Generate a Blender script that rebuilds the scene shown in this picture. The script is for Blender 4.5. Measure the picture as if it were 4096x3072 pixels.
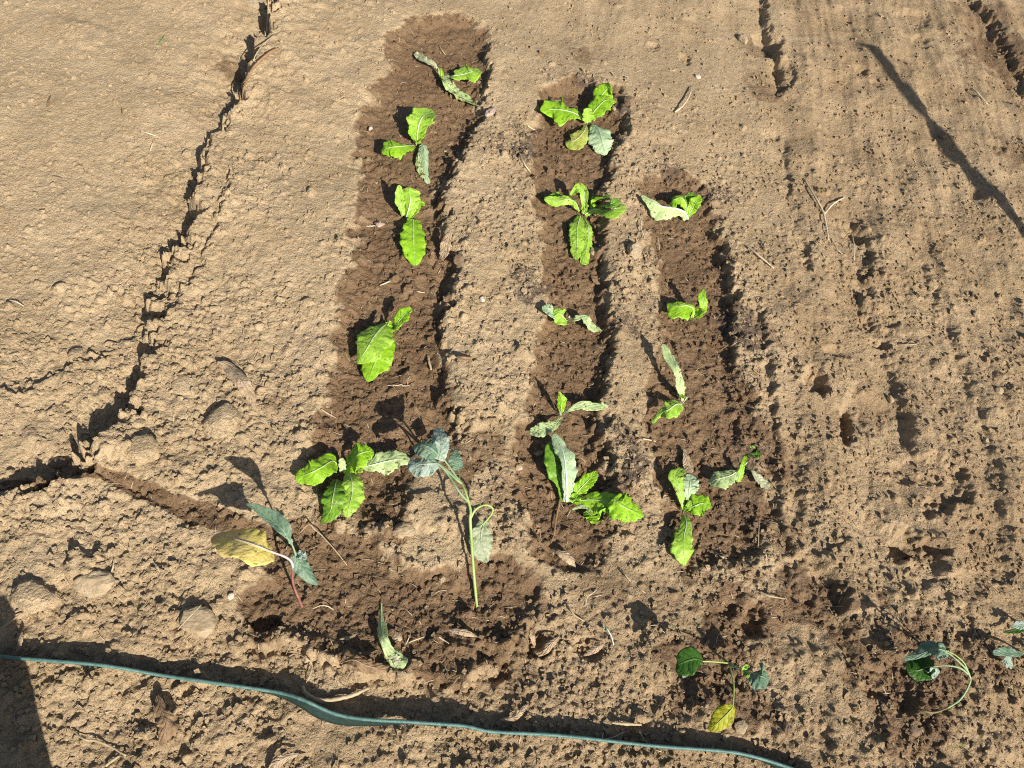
import bpy, math, random
import numpy as np
from mathutils import Vector, Matrix

for o in list(bpy.data.objects):
    bpy.data.objects.remove(o)
SC = bpy.context.scene
COL = SC.collection

# ------------------------------------------------------------------ camera, sky, sun, exposure
CAM_H, TILT, ROLL, F = 1.25, math.radians(36), math.radians(14), 1780 * 4096 / 2212   # F in photo pixels (4096 wide)
R0 = np.array([1, 0, 0.]); U0 = np.array([0, math.cos(TILT), math.sin(TILT)]); FW = np.array([0, math.sin(TILT), -math.cos(TILT)])
RT = R0 * math.cos(ROLL) + U0 * math.sin(ROLL)
UP = -R0 * math.sin(ROLL) + U0 * math.cos(ROLL)
CAM = np.array([0, 0, CAM_H])
cam = bpy.data.cameras.new('camera'); co = bpy.data.objects.new('camera', cam); COL.objects.link(co)
m = Matrix(((RT[0], UP[0], -FW[0], 0), (RT[1], UP[1], -FW[1], 0), (RT[2], UP[2], -FW[2], CAM_H), (0, 0, 0, 1)))
co.matrix_world = m
cam.sensor_width = 36; cam.lens = 36 * F / 4096; cam.clip_start = .05; cam.clip_end = 600
SC.camera = co

SUN_EL, SHADOW_AZ = math.radians(34), math.radians(130)     # shadows fall towards SHADOW_AZ
TOSUN = Vector((-math.cos(SHADOW_AZ) * math.cos(SUN_EL), -math.sin(SHADOW_AZ) * math.cos(SUN_EL), math.sin(SUN_EL)))
w = bpy.data.worlds.new('World'); SC.world = w; w.use_nodes = True
nt = w.node_tree; nt.nodes.clear()
sky = nt.nodes.new('ShaderNodeTexSky'); sky.sky_type = 'NISHITA'; sky.sun_disc = False
sky.sun_elevation = SUN_EL; sky.sun_rotation = math.atan2(TOSUN.x, TOSUN.y)
bg = nt.nodes.new('ShaderNodeBackground'); bg.inputs[1].default_value = .07
out = nt.nodes.new('ShaderNodeOutputWorld')
nt.links.new(sky.outputs[0], bg.inputs[0]); nt.links.new(bg.outputs[0], out.inputs[0])
sl = bpy.data.lights.new('sun', 'SUN'); sl.energy = 5.0; sl.angle = math.radians(.55); sl.color = (1, .965, .89)
so = bpy.data.objects.new('sun', sl); COL.objects.link(so)
so.rotation_euler = TOSUN.to_track_quat('Z', 'Y').to_euler(); so.location = (2, -2, 4)
SC.view_settings.view_transform = 'Standard'; SC.view_settings.look = 'None'
SC.cycles.use_denoising = False; SC.cycles.filter_width = 1.1
SC.view_settings.exposure = .55; SC.view_settings.gamma = 1; SC.view_settings.use_curve_mapping = False

# ------------------------------------------------------------------ helpers: photo pixel <-> world
rng = np.random.default_rng(7); random.seed(7)
DS = 4096 / 2212
CROPS = dict(A=(1350, 150, 2.766), B=(1350, 650, 2.766), C=(1250, 1150, 2.766), D=(1100, 1650, 2.766), E=(2050, 300, 2.766),
             F=(2050, 700, 2.765), G=(2050, 1150, 2.765), H=(2050, 1650, 2.766), I=(2550, 1300, 3.318), J=(2550, 1750, 2.765),
             K=(800, 1700, 2.2114), L=(1550, 1650, 1.952), M=(1250, 2350, 2.765), N=(2000, 2100, 2.765), O=(2600, 2350, 2.765),
             P=(3450, 2350, 2.297), Q=(0, 0, 1.952), R=(400, 0, 1.843), S=(0, 1200, 1.058), T=(0, 2000, .888), U=(900, 2500, 1.058),
             V=(2000, 2500, .977), W=(2700, 0, .865), X=(2900, 1000, .865), Z=(0, 0, 1 / DS))
def src(c, x, y):
    a = CROPS[c]; return a[0] + x / a[2], a[1] + y / a[2]
def unproj(x, y, z=0.0):
    d = FW * F + RT * (x - 2048) + UP * (1536 - y)
    return CAM + d * ((z - CAM_H) / d[2])
def proj(p):
    v = np.asarray(p) - CAM; dz = v @ FW
    return np.array([2048 + F * (v @ RT) / dz, 1536 - F * (v @ UP) / dz]), dz
def dpt(x, y):                       # overview pixel (2212 wide) -> ground xy
    return unproj(x * DS, y * DS)[:2]

# ------------------------------------------------------------------ numpy noise
_tr = np.random.default_rng(99)
_ga = _tr.uniform(0, 6.28318, (256, 256)).astype(np.float32); _gc, _gs = np.cos(_ga).ravel(), np.sin(_ga).ravel()
_ht = [_tr.uniform(0, 1, 65536).astype(np.float32) for _ in range(8)]
def vn(x, y, seed):
    ix = np.floor(x); iy = np.floor(y); fx = (x - ix).astype(np.float32); fy = (y - iy).astype(np.float32)
    ix = ix.astype(np.int32) + seed * 37; iy = iy.astype(np.int32) + seed * 61
    ux = fx * fx * fx * (fx * (fx * 6 - 15) + 10); uy = fy * fy * fy * (fy * (fy * 6 - 15) + 10)
    def g(dx, dy):
        k = (((iy + dy) & 255) << 8) | ((ix + dx) & 255)
        return _gc[k] * (fx - dx) + _gs[k] * (fy - dy)
    a = g(0, 0); a += (g(1, 0) - a) * ux; b = g(0, 1); b += (g(1, 1) - b) * ux
    return (a + (b - a) * uy) * 1.4
def fbm(x, y, f, o, seed, gain=.5):
    s = 0; a = 1.
    for i in range(o):
        s = s + a * vn(x * f, y * f, seed + i * 17); f *= 2.03; a *= gain
    return s
def cells(x, y, size, seed, dens, rmin=.22, rmax=.62, pw=1.6):
    X = (x / size); Y = (y / size)
    fx0 = np.floor(X); fy0 = np.floor(Y); X = (X - fx0).astype(np.float32); Y = (Y - fy0).astype(np.float32)
    ix = fx0.astype(np.int32) + seed * 31; iy = fy0.astype(np.int32) + seed * 57; best = np.zeros_like(X); dens = np.broadcast_to(np.asarray(dens, np.float32), X.shape)
    for dx in (-1, 0, 1):
        for dy in (-1, 0, 1):
            k = (((iy + dy) & 255) << 8) | ((ix + dx) & 255)
            px = X - dx - _ht[0][k]; py = Y - dy - _ht[1][k]
            r = rmin + (rmax - rmin) * _ht[2][k] ** pw
            an = _ht[5][k] * 3.14; ca = np.cos(an); sa = np.sin(an); e = .6 + .8 * _ht[4][k]
            ax = px * ca + py * sa; ay = py * ca - px * sa
            dome = r - np.sqrt(ax * ax * e + ay * ay / e)
            dome = np.minimum(np.maximum(dome, 0) * 2.2, r * (.45 + .35 * _ht[7][k]) + .35 * np.maximum(dome, 0) + .30 * (ax + ay) * (_ht[4][k] - .5)) * (.55 + .6 * _ht[6][k])
            best = np.maximum(best, np.where((_ht[3][k] < dens) & (dome > 0), dome, 0))
    return best * size
def sm(a, b, x):
    t = np.clip((x - a) / (b - a), 0, 1); return t * t * (3 - 2 * t)
def polyline_sd(x, y, P):            # (distance, signed side, parameter 0..1); left of travel is positive
    P = np.asarray(P); best = np.full(x.shape, 1e9); side = np.zeros(x.shape); par = np.zeros(x.shape); n = len(P) - 1
    for i in range(n):
        a, b = P[i], P[i + 1]; d = b - a; L2 = d @ d + 1e-12
        t = np.clip(((x - a[0]) * d[0] + (y - a[1]) * d[1]) / L2, 0, 1)
        qx = x - a[0] - t * d[0]; qy = y - a[1] - t * d[1]; dd = qx * qx + qy * qy
        m_ = dd < best
        s = np.sign(d[0] * (y - a[1]) - d[1] * (x - a[0]))
        best = np.where(m_, dd, best); side = np.where(m_, s, side); par = np.where(m_, (i + t) / n, par)
    return np.sqrt(best), side, par
def poly_sd(x, y, P):                # signed distance to polygon, inside positive
    P = np.asarray(P); Q = np.vstack([P, P[:1]])
    d, _, _ = polyline_sd(x, y, Q)
    ins = np.zeros(x.shape, bool)
    for i in range(len(P)):
        x1, y1 = Q[i]; x2, y2 = Q[i + 1]
        c = ((y1 > y) != (y2 > y)) & (x < (x2 - x1) * (y - y1) / (y2 - y1 + 1e-12) + x1)
        ins ^= c
    return np.where(ins, d, -d)
def G(pts): return [dpt(*p) for p in pts]
def win(P, r):
    P = np.atleast_2d(P); a = P.min(0) - r; b = P.max(0) + r
    return (slice(max(np.searchsorted(ys, a[1]), 0), np.searchsorted(ys, b[1]) + 1), slice(max(np.searchsorted(xs, a[0]), 0), np.searchsorted(xs, b[0]) + 1))

# ------------------------------------------------------------------ terrain
X0, X1, Y0, Y1 = -1.52, 1.62, -.02, 3.15
xs = list(np.arange(X0, X1, .0029))
ys = []; y = Y0
while y < Y1:
    ys.append(y); y += .0027 * max(1, (max(y, .01) / .95) ** .72)
def ext(v, sgn):
    o_ = []; s = .004; p = v
    while abs(p) < 260: s *= 1.38; p += sgn * s; o_.append(p)
    return o_
xs = np.array(ext(xs[0], -1)[::-1] + xs + ext(xs[-1], 1)); ys = np.array(ext(ys[0], -1)[::-1] + ys + ext(ys[-1], 1))
GX, GY = np.meshgrid(xs, ys)
fine = sm(.5, .0, np.maximum(np.maximum(X0 - GX, GX - X1), np.maximum(Y0 - GY, GY - Y1)))   # 1 in the modelled patch, 0 far away
wx = GX + .012 * fbm(GX, GY, 14, 3, 5); wy = GY + .012 * fbm(GX, GY, 14, 3, 9)
wx2 = GX + .004 * fbm(GX, GY, 60, 2, 15); wy2 = GY + .004 * fbm(GX, GY, 60, 2, 19)
# photo pixel of each ground point (only to look features up)
v_ = np.stack([GX, GY, np.full_like(GX, -CAM_H)], -1)
dz_ = v_ @ FW
okz = dz_ > .3
PX = np.where(okz, (2048 + F * (v_ @ RT) / np.where(okz, dz_, 1)) / DS, -9999)
PY = np.where(okz, (1536 - F * (v_ @ UP) / np.where(okz, dz_, 1)) / DS, 9999)
PX = np.clip(PX, -900, 3100); PY = np.clip(PY, -700, 2500)
Z = .010 * fbm(GX, GY, 2.2, 3, 31) * fine + .0035 * fbm(wx, wy, 9, 4, 41) * fine

# wet beds
WET = dict(
 bed_one=([(835, 75), (900, 35), (1010, 30), (1052, 60), (1055, 120), (1040, 190), (1040, 250), (1005, 320), (965, 400), (955, 480), (990, 560), (985, 620), (952, 700), (962, 800), (980, 900), (1010, 945), (900, 1010), (870, 1130), (760, 1130), (660, 1040), (655, 960), (690, 880), (715, 790), (715, 700), (745, 610), (770, 555), (755, 480), (775, 390), (768, 260), (800, 190), (835, 160)], .020, .05),
 bed_two=([(1165, 190), (1240, 165), (1340, 190), (1350, 260), (1320, 360), (1298, 420), (1305, 520), (1310, 620), (1325, 740), (1300, 850), (1310, 980), (1330, 1120), (1290, 1225), (1200, 1230), (1140, 1160), (1100, 1020), (1125, 900), (1150, 780), (1172, 640), (1170, 520), (1150, 400), (1150, 270)], .018, .03),
 bed_three=([(1380, 390), (1450, 360), (1530, 400), (1560, 520), (1590, 640), (1585, 780), (1640, 860), (1660, 1000), (1680, 1110), (1620, 1200), (1480, 1230), (1430, 1110), (1400, 970), (1390, 860), (1420, 740), (1430, 640), (1400, 520)], .014, .03),
 bed_four=([(545, 1190), (620, 1130), (720, 1120), (810, 1130), (830, 1190), (900, 1225), (1000, 1215), (1085, 1190), (1150, 1215), (1175, 1290), (1110, 1370), (1095, 1430), (1010, 1475), (870, 1470), (760, 1440), (640, 1395), (535, 1390), (520, 1300), (570, 1250)], .014, .03),
)
wet = np.zeros_like(Z)
for k, (P, dep, soft) in WET.items():
    P = np.array(G(P)); k = win(P, .15)
    jx = .016 * fbm(GX[k], GY[k], 30, 4, len(P)); jy = .016 * fbm(GX[k], GY[k], 30, 4, len(P) + 3)
    sd = poly_sd(wx[k] + jx, wy[k] + jy, P)
    wet[k] = np.maximum(wet[k], sm(-.022, .024, sd) * (1 - .55 * sm(.18, .5, fbm(GX[k], GY[k], 12, 4, len(P) + 9)) * sm(.09, .0, sd)))
    Z[k] -= dep * sm(-soft * .4, soft, sd)
def blot(x, y, r, amt, seed, jag=.5):
    global wet
    c = dpt(x, y); rr = np.linalg.norm(dpt(x + r, y) - c)
    k = win(c, rr * 1.8); d = np.hypot(GX[k] - c[0], GY[k] - c[1]) / rr + jag * fbm(GX[k], GY[k], 18, 3, seed)
    wet[k] = np.maximum(wet[k], amt * sm(1.0, .45, d))
for a in ((495, 135, 45, .55, 3), (470, 180, 30, .4, 4), (345, 350, 35, .35, 8), (1555, 1440, 150, .75, 11), (1600, 1330, 110, .7, 12), (1960, 1470, 190, .7, 13), (1760, 1290, 100, .75, 14),
          (600, 880, 40, .5, 20), (2170, 120, 120, .6, 21), (2130, 40, 90, .5, 22), (2190, 330, 60, .5, 23), (1260, 120, 40, .5, 24), (1180, 120, 30, .4, 25),
          (1900, 880, 80, .45, 26), (1990, 1190, 70, .5, 27), (2040, 1060, 60, .35, 28), (1650, 190, 60, .5, 29), (1860, 590, 60, .4, 30), (1640, 100, 50, .5, 31), (2140, 1430, 90, .6, 32),
          (1060, 960, 80, .55, 40), (1080, 1060, 60, .5, 41), (1350, 1060, 60, .55, 42), (1400, 900, 40, .5, 43), (1345, 720, 36, .4, 44), (1630, 720, 70, .5, 45), (1660, 960, 90, .6, 46), (1560, 1190, 130, .6, 47), (1290, 1270, 90, .5, 48), (1130, 1270, 80, .55, 49), (1000, 1010, 60, .7, 50), (850, 1160, 50, .6, 51), (1130, 1400, 90, .5, 52), (1420, 1290, 80, .45, 53), (1700, 1150, 70, .5, 54), (1060, 690, 40, .35, 55), (1040, 300, 50, .4, 56), (1400, 480, 40, .4, 57), (720, 1110, 60, .5, 58)):
    blot(*a)
# a damp run of water from the left scarp to the first brassica
P = np.array(G([(-40, 1045), (110, 1040), (230, 1040), (310, 1060), (390, 1095), (480, 1130), (570, 1160)])); k = win(P, .08)
d, s, p = polyline_sd(wx[k], wy[k], P); wid = .010 + .012 * p
wet[k] = np.maximum(wet[k], .95 * sm(1.3, .7, d / wid)); Z[k] -= .006 * sm(1.5, .3, d / wid)

def scarp(P, amp, up, down, sharp, ampvar=None, seed=0, jag=.010):
    """Height step along a line of overview pixels; the ground left of travel is the high side."""
    global Z
    P = np.array(G(P)); k = win(P, 5 * max(up, down))
    x_ = GX[k] + jag * fbm(GX[k], GY[k], 22, 4, seed, .62); y_ = GY[k] + jag * fbm(GX[k], GY[k], 22, 4, seed + 50, .62)
    d, s, p = polyline_sd(x_, y_, P); sd = d * s
    endf = sm(0, .06, p) * sm(1, .94, p)
    a = amp * endf * (np.interp(p, np.linspace(0, 1, len(ampvar)), ampvar) if ampvar is not None else 1)
    st = sm(-sharp, sharp, sd)
    Z[k] += a * (st * .5 * np.exp(-np.maximum(sd, 0) / up) - (1 - st) * .5 * np.exp(-np.maximum(-sd, 0) / down))
# left scarp: high side is to the right (travelling up the picture puts right side on the right, so go down)
scarp([(625, -60), (600, 20), (585, 75), (560, 125), (530, 175), (522, 215), (495, 260), (450, 310), (436, 400), (430, 470), (385, 545), (345, 640), (335, 740), (310, 850), (265, 930), (210, 985), (100, 1050), (-60, 1070)],
      .068, .16, .10, .016, [1.5, 1.5, 1.4, 1.5, 1.3, .6, .7, 1.2, 1.0, .6, .7, 1.0, 1.0, 1.0, .9], 71, .026)
scarp([(585, 640), (505, 375), (470, 520), (420, 610), (360, 700)][1:], .016, .05, .04, .006, None, 73, .012)
scarp([(340, 640), (250, 740), (150, 790), (60, 830), (0, 850)], .014, .06, .05, .008, [.4, 1, .8, 1, .6], 74, .02)
# right edges of the beds, high side right
scarp([(1050, 60), (1055, 150), (1042, 250), (1005, 320), (965, 400), (958, 480), (990, 560), (985, 620), (952, 700), (962, 800), (975, 900), (1010, 945)], .027, .09, .06, .008, [.7, .9, .5, 1.1, 1, .5, 1, .9, .6, 1.1, .8], 81, .022)
scarp([(1350, 230), (1320, 360), (1298, 420), (1305, 520), (1310, 620), (1325, 740), (1300, 850), (1310, 980), (1330, 1120)], .021, .06, .05, .008, [.4, .6, .9, .7, 1.0, .7, 1.1, .9], 82, .020)
scarp([(1545, 470), (1590, 640), (1580, 780), (1590, 860), (1600, 950)], .022, .05, .05, .006, [.8, 1.1, .6, .4, .6], 83, .018)
scarp([(1640, 640), (1665, 790), (1680, 950), (1690, 1080), (1720, 1210)], .016, .05, .05, .008, None, 84, .012)
scarp([(520, 1385), (640, 1400), (760, 1445), (860, 1478), (1000, 1482), (1085, 1440), (1105, 1380)], .028, .06, .05, .007, [1, .9, .8, 1, 1.2, 1.3], 85, .012)
scarp([(640, 1000), (660, 960), (700, 935)], .012, .04, .04, .006, None, 86)
scarp([(845, 1120), (840, 1180), (900, 1215)], -.012, .04, .04, .006, None, 87)
scarp([(1180, 185), (1260, 190), (1350, 250), (1360, 300)], .018, .05, .04, .008, None, 88)
scarp([(1760, 1190), (1800, 1260), (1835, 1330)], .022, .06, .05, .01, None, 89)
# footpath tracks on the right
scarp([(1640, -60), (1660, 60), (1690, 140), (1695, 220)], .030, .10, .07, .012, [1, 1, 1, .7], 91, .014)
scarp([(1690, 290), (1710, 400), (1740, 560), (1760, 640)], .012, .08, .06, .014, None, 92, .014)
scarp([(1850, 470), (1885, 560), (1870, 650), (1890, 720)], .022, .08, .07, .012, None, 93, .016)
scarp([(1900, 700), (1930, 800), (1990, 980), (2080, 1010), (2085, 1075), (2040, 1110)], .020, .09, .06, .012, [.5, .8, .8, 1.1, 1.2, .8], 94, .014)
scarp([(1980, 520), (2070, 760), (2120, 900), (2160, 1100), (2180, 1300)], .016, .10, .08, .018, None, 95, .014)
scarp([(1720, 760), (1730, 1000), (1720, 1200)], .010, .06, .05, .012, None, 96, .014)
scarp([(1860, 1100), (1950, 1150), (2010, 1190), (2050, 1250)], .020, .06, .06, .012, None, 97, .016)
scarp([(2080, -60), (2160, 80), (2240, 240)], .03, .12, .09, .015, None, 98, .02)
scarp([(1700, 1200), (1740, 1290), (1800, 1340), (1900, 1400), (1990, 1450)], .018, .06, .06, .01, None, 99, .016)
scarp([(2120, 760), (2240, 1010)], .012, .06, .06, .014, None, 100, .012)
# row direction
rd = dpt(1700, 300) - dpt(1740, 700); rd = rd / np.linalg.norm(rd)
al = GX * rd[0] + GY * rd[1]; ac = GX * rd[1] - GY * rd[0]
right = sm(1600, 1780, PX + 60 * fbm(GX, GY, 4, 2, 77)) * fine
Z += right * (.010 * fbm(ac, al * .13, 8, 3, 61) + .003 * fbm(ac, al * .12, 34, 3, 63))
Z += right * .0065 * fbm(GX, GY, 9, 4, 65)
topmid = sm(260, 0, PY) * sm(1050, 1300, PX) * fine
Z += topmid * .006 * fbm(ac, al * .2, 14, 3, 67)
bottom = sm(1180, 1400, PY) * fine
Z += bottom * .006 * fbm(GX, GY, 16, 4, 69)
leftlow = sm(520, 820, PY) * sm(760, 520, PX) * fine
Z += leftlow * .007 * fbm(GX, GY, 15, 4, 70)
# heaps and hollows: x, y, radius in overview pixels, height (mm)
for (x, y, rx, ry, hh) in ((1762, 825, 26, 30, -28), (1830, 915, 14, 42, -26), (1665, 290, 20, 12, -10), (1480, 125, 12, 12, -9), (1410, 100, 12, 10, -8),
      (1855, 505, 26, 16, -14), (1740, 545, 18, 30, -10), (1660, 85, 26, 30, -14), (1690, 160, 22, 30, -13), (1950, 1190, 26, 20, -22), (2020, 1185, 26, 16, -18), (1990, 1020, 50, 30, -9), (2040, 1060, 40, 40, -9),
      (2010, 1090, 30, 26, -12), (1890, 900, 70, 50, -8), (1630, 1340, 20, 40, -24), (1580, 1320, 24, 20, -12), (1170, 1380, 30, 34, -26), (1280, 1400, 36, 22, -14), (1060, 1430, 40, 40, -14), (190, 1230, 44, 30, 18), (80, 1290, 50, 34, 14),
      (250, 960, 60, 40, 14), (540, 640, 60, 40, 5), (1000, 1130, 60, 40, 10), (930, 1110, 60, 50, 10), (860, 1080, 40, 30, 6), (1130, 1150, 40, 50, 8), (180, 75, 50, 30, 5), (620, 250, 60, 40, 4), (570, 1345, 36, 20, -16), (1010, 1290, 50, 30, -6),
      (2090, 1330, 12, 20, -10), (1990, 90, 16, 14, -10), (1980, 40, 30, 16, -12), (1860, 150, 14, 12, -10), (1895, 180, 14, 12, -9), (2110, 420, 14, 14, -9), (1800, 760, 24, 10, -10), (1900, 740, 18, 10, -12), (1920, 690, 20, 16, -10), (430, 1010, 60, 30, -4),
      (1540, 1450, 60, 60, -12), (1930, 1480, 60, 50, -14), (1080, 780, 70, 120, 6), (1060, 520, 50, 100, 6), (1350, 620, 30, 120, 5), (1370, 1000, 30, 80, 6)):
    c = dpt(x, y); ax = np.linalg.norm(dpt(x + rx, y) - c); ay = np.linalg.norm(dpt(x, y + ry) - c)
    k = win(c, 2 * max(ax, ay)); nf = .7 / max(ax, ay)
    q = ((wx2[k] - c[0]) / ax) ** 2 + ((wy2[k] - c[1]) / ay) ** 2 + .9 * fbm(GX[k], GY[k], nf, 4, int(x), .6)
    Z[k] += hh / 1000 * sm(1.35, .15, q)
# humus, browner soil and clods
hum = np.zeros_like(Z)
for (x, y, r, a) in ((1110, 310, 60, .9), (1100, 270, 40, .8), (1150, 640, 60, .9), (1130, 590, 50, .7), (1350, 690, 45, .8), (1390, 560, 45, .6), (1370, 1010, 55, .9), (1350, 950, 40, .8), (1610, 710, 60, .9), (1550, 420, 40, .7), (1440, 370, 60, .7), (1390, 640, 40, .7),
      (1620, 980, 60, .7), (1600, 830, 70, .6), (1470, 1150, 60, .6), (1250, 165, 50, .7), (1350, 235, 30, .9), (1280, 590, 30, .4), (1570, 1080, 90, .6), (1690, 1260, 60, .6), (560, 1420, 120, .35), (760, 1460, 60, .5), (1620, 620, 50, .5), (2080, 460, 60, .3), (1080, 1030, 40, .5), (1010, 60, 40, .4)):
    c = dpt(x, y); rr = np.linalg.norm(dpt(x + r, y) - c)
    k = win(c, 2.2 * rr); q = np.hypot(GX[k] - c[0], GY[k] - c[1]) / rr + .9 * fbm(GX[k], GY[k], 16, 4, int(x + y))
    hum[k] = np.maximum(hum[k], a * sm(1.2, .2, q))
tan = np.clip(right * .85 + .55 * bottom + .35 * sm(900, 1300, PX), 0, 1) * (.8 + .4 * fbm(GX, GY, 5, 2, 88))
P = np.array(G([(600, 20), (520, 215), (430, 420), (345, 640), (300, 860), (150, 1010)])); k = win(P, .3); band = np.zeros_like(Z)
band[k] = np.exp(-(polyline_sd(wx[k], wy[k], P)[0] / .09) ** 2)
dens = .10 + .16 * sm(200, 700, PY) + .55 * band * sm(150, 420, PY) + .38 * leftlow + .30 * bottom + .25 * hum
dens += .32 * sm(940, 1030, PX) * sm(1700, 1600, PX) * sm(180, 320, PY) * (1 - wet) + .06 * right
dens = np.clip(dens * (.75 + .8 * fbm(GX, GY, 6, 3, 123)) + .12 * wet, .03, .9)
smooth_tl = sm(620, 200, PX) * sm(620, 250, PY)
dens *= 1 - .75 * smooth_tl * sm(-.25, .35, fbm(GX, GY, 5, 2, 55))
det = fine * sm(2.9, 1.6, GY) * .75 + fine * .25
w3x = wx2 + .0022 * fbm(GX, GY, 150, 2, 25); w3y = wy2 + .0022 * fbm(GX, GY, 150, 2, 29)
Z += det * .80 * cells(wx2, wy2, .046, 201, dens * .16, .12, .45, 2.5)
Z += det * .85 * cells(w3x, w3y, .024, 211, dens * .36, .16, .5, 2)
Z += det * .90 * cells(w3x, w3y, .0135, 221, np.clip(dens * .75, 0, .75), .2, .55)
Z += det * .95 * cells(w3x, w3y, .0080, 231, np.clip(dens * 1.15, .10, .85), .25, .6)
rough = np.clip(.30 + dens + .5 * wet - .18 * right * sm(900, 500, PY), .08, 1.2)
Z += det * rough * (.0022 * fbm(GX, GY, 60, 3, 301, .7))
# crusted pits and lumps in the wet soil
Z -= det * wet * .7 * cells(w3x, w3y, .030, 241, .30, .10, .30)
Z += det * wet * .0026 * fbm(GX, GY, 30, 4, 311, .6)
ZF = Z
def bil(A, x, y):
    i = np.clip(np.searchsorted(xs, x) - 1, 0, len(xs) - 2); j = np.clip(np.searchsorted(ys, y) - 1, 0, len(ys) - 2)
    tx = (x - xs[i]) / (xs[i + 1] - xs[i]); ty = (y - ys[j]) / (ys[j + 1] - ys[j])
    return (A[j, i] * (1 - tx) + A[j, i + 1] * tx) * (1 - ty) + (A[j + 1, i] * (1 - tx) + A[j + 1, i + 1] * tx) * ty
import bisect
XL, YL = xs.tolist(), ys.tolist()
def HT(x, y):
    i = min(max(bisect.bisect_left(XL, x) - 1, 0), len(XL) - 2); j = min(max(bisect.bisect_left(YL, y) - 1, 0), len(YL) - 2)
    tx = (x - XL[i]) / (XL[i + 1] - XL[i]); ty = (y - YL[j]) / (YL[j + 1] - YL[j])
    return float((ZF[j, i] * (1 - tx) + ZF[j, i + 1] * tx) * (1 - ty) + (ZF[j + 1, i] * (1 - tx) + ZF[j + 1, i + 1] * tx) * ty)
def wpt(c, x, y, hcm=0.0):           # crop pixel + height over the soil (cm) -> world point
    sx, sy = src(c, x, y); z = 0.
    for _ in range(5):
        p = unproj(sx, sy, z + hcm / 100); z = HT(p[0], p[1])
    return unproj(sx, sy, z + hcm / 100)

# ------------------------------------------------------------------ materials
def nodes(name):
    mt = bpy.data.materials.new(name); mt.use_nodes = True
    n = mt.node_tree.nodes; n.clear()
    return mt, n, mt.node_tree.links
class NB:
    def __init__(s, name): s.m, s.n, s.l = nodes(name)
    def add(s, t, **k):
        q = s.n.new(t)
        for a, b in k.items(): setattr(q, a, b)
        return q
    def put(s, sock, v):
        if isinstance(v, bpy.types.NodeSocket): s.l.new(v, sock)
        elif v is not None: sock.default_value = v
    def math(s, op, a, b=None, c=None, clamp=False):
        q = s.add('ShaderNodeMath', operation=op, use_clamp=clamp)
        s.put(q.inputs[0], a); s.put(q.inputs[1], b); s.put(q.inputs[2], c); return q.outputs[0]
    def mix(s, f, a, b, bt='MIX'):
        q = s.add('ShaderNodeMix', data_type='RGBA', blend_type=bt)
        c = lambda v: v if isinstance(v, bpy.types.NodeSocket) else (tuple(v) + (1,) if len(v) == 3 else v)
        s.put(q.inputs[0], f); s.put(q.inputs[6], c(a)); s.put(q.inputs[7], c(b)); return q.outputs[2]
    def noise(s, sc, det=4, ro=.55, vec=None, dist=0):
        q = s.add('ShaderNodeTexNoise'); q.inputs['Scale'].default_value = sc; q.inputs['Detail'].default_value = det
        q.inputs['Roughness'].default_value = ro; q.inputs['Distortion'].default_value = dist
        if vec is not None: s.l.new(vec, q.inputs['Vector'])
        return q.outputs[0]
    def map(s, v, a, b, c=0., d=1.):
        q = s.add('ShaderNodeMapRange', clamp=True); s.put(q.inputs[0], v)
        for i, k in enumerate((a, b, c, d)): s.put(q.inputs[i + 1], k)
        return q.outputs[0]
    def attr(s, nm): return s.add('ShaderNodeAttribute', attribute_name=nm).outputs['Fac']
    def obj(s): return s.add('ShaderNodeTexCoord').outputs['Object']
    def uv(s): return s.add('ShaderNodeTexCoord').outputs['UV']
    def bump(s, h, st, dist, nrm=None):
        q = s.add('ShaderNodeBump'); s.put(q.inputs['Height'], h); q.inputs['Strength'].default_value = st; q.inputs['Distance'].default_value = dist
        if nrm is not None: s.l.new(nrm, q.inputs['Normal'])
        return q.outputs[0]
    def bsdf(s, col, ro=.8, spec=.3, nrm=None, transl=0., tcol=None):
        q = s.add('ShaderNodeBsdfPrincipled'); s.put(q.inputs['Base Color'], col if isinstance(col, bpy.types.NodeSocket) else tuple(col) + (1,))
        s.put(q.inputs['Roughness'], ro); s.put(q.inputs['Specular IOR Level'], spec)
        if nrm is not None: s.l.new(nrm, q.inputs['Normal'])
        o_ = s.add('ShaderNodeOutputMaterial'); r = q.outputs[0]
        if transl:
            t = s.add('ShaderNodeBsdfTranslucent'); s.put(t.inputs[0], tcol if tcol is not None else col)
            if nrm is not None: s.l.new(nrm, t.inputs['Normal'])
            x = s.add('ShaderNodeMixShader'); x.inputs[0].default_value = transl
            s.l.new(r, x.inputs[1]); s.l.new(t.outputs[0], x.inputs[2]); r = x.outputs[0]
        s.l.new(r, o_.inputs[0]); return s.m

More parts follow.
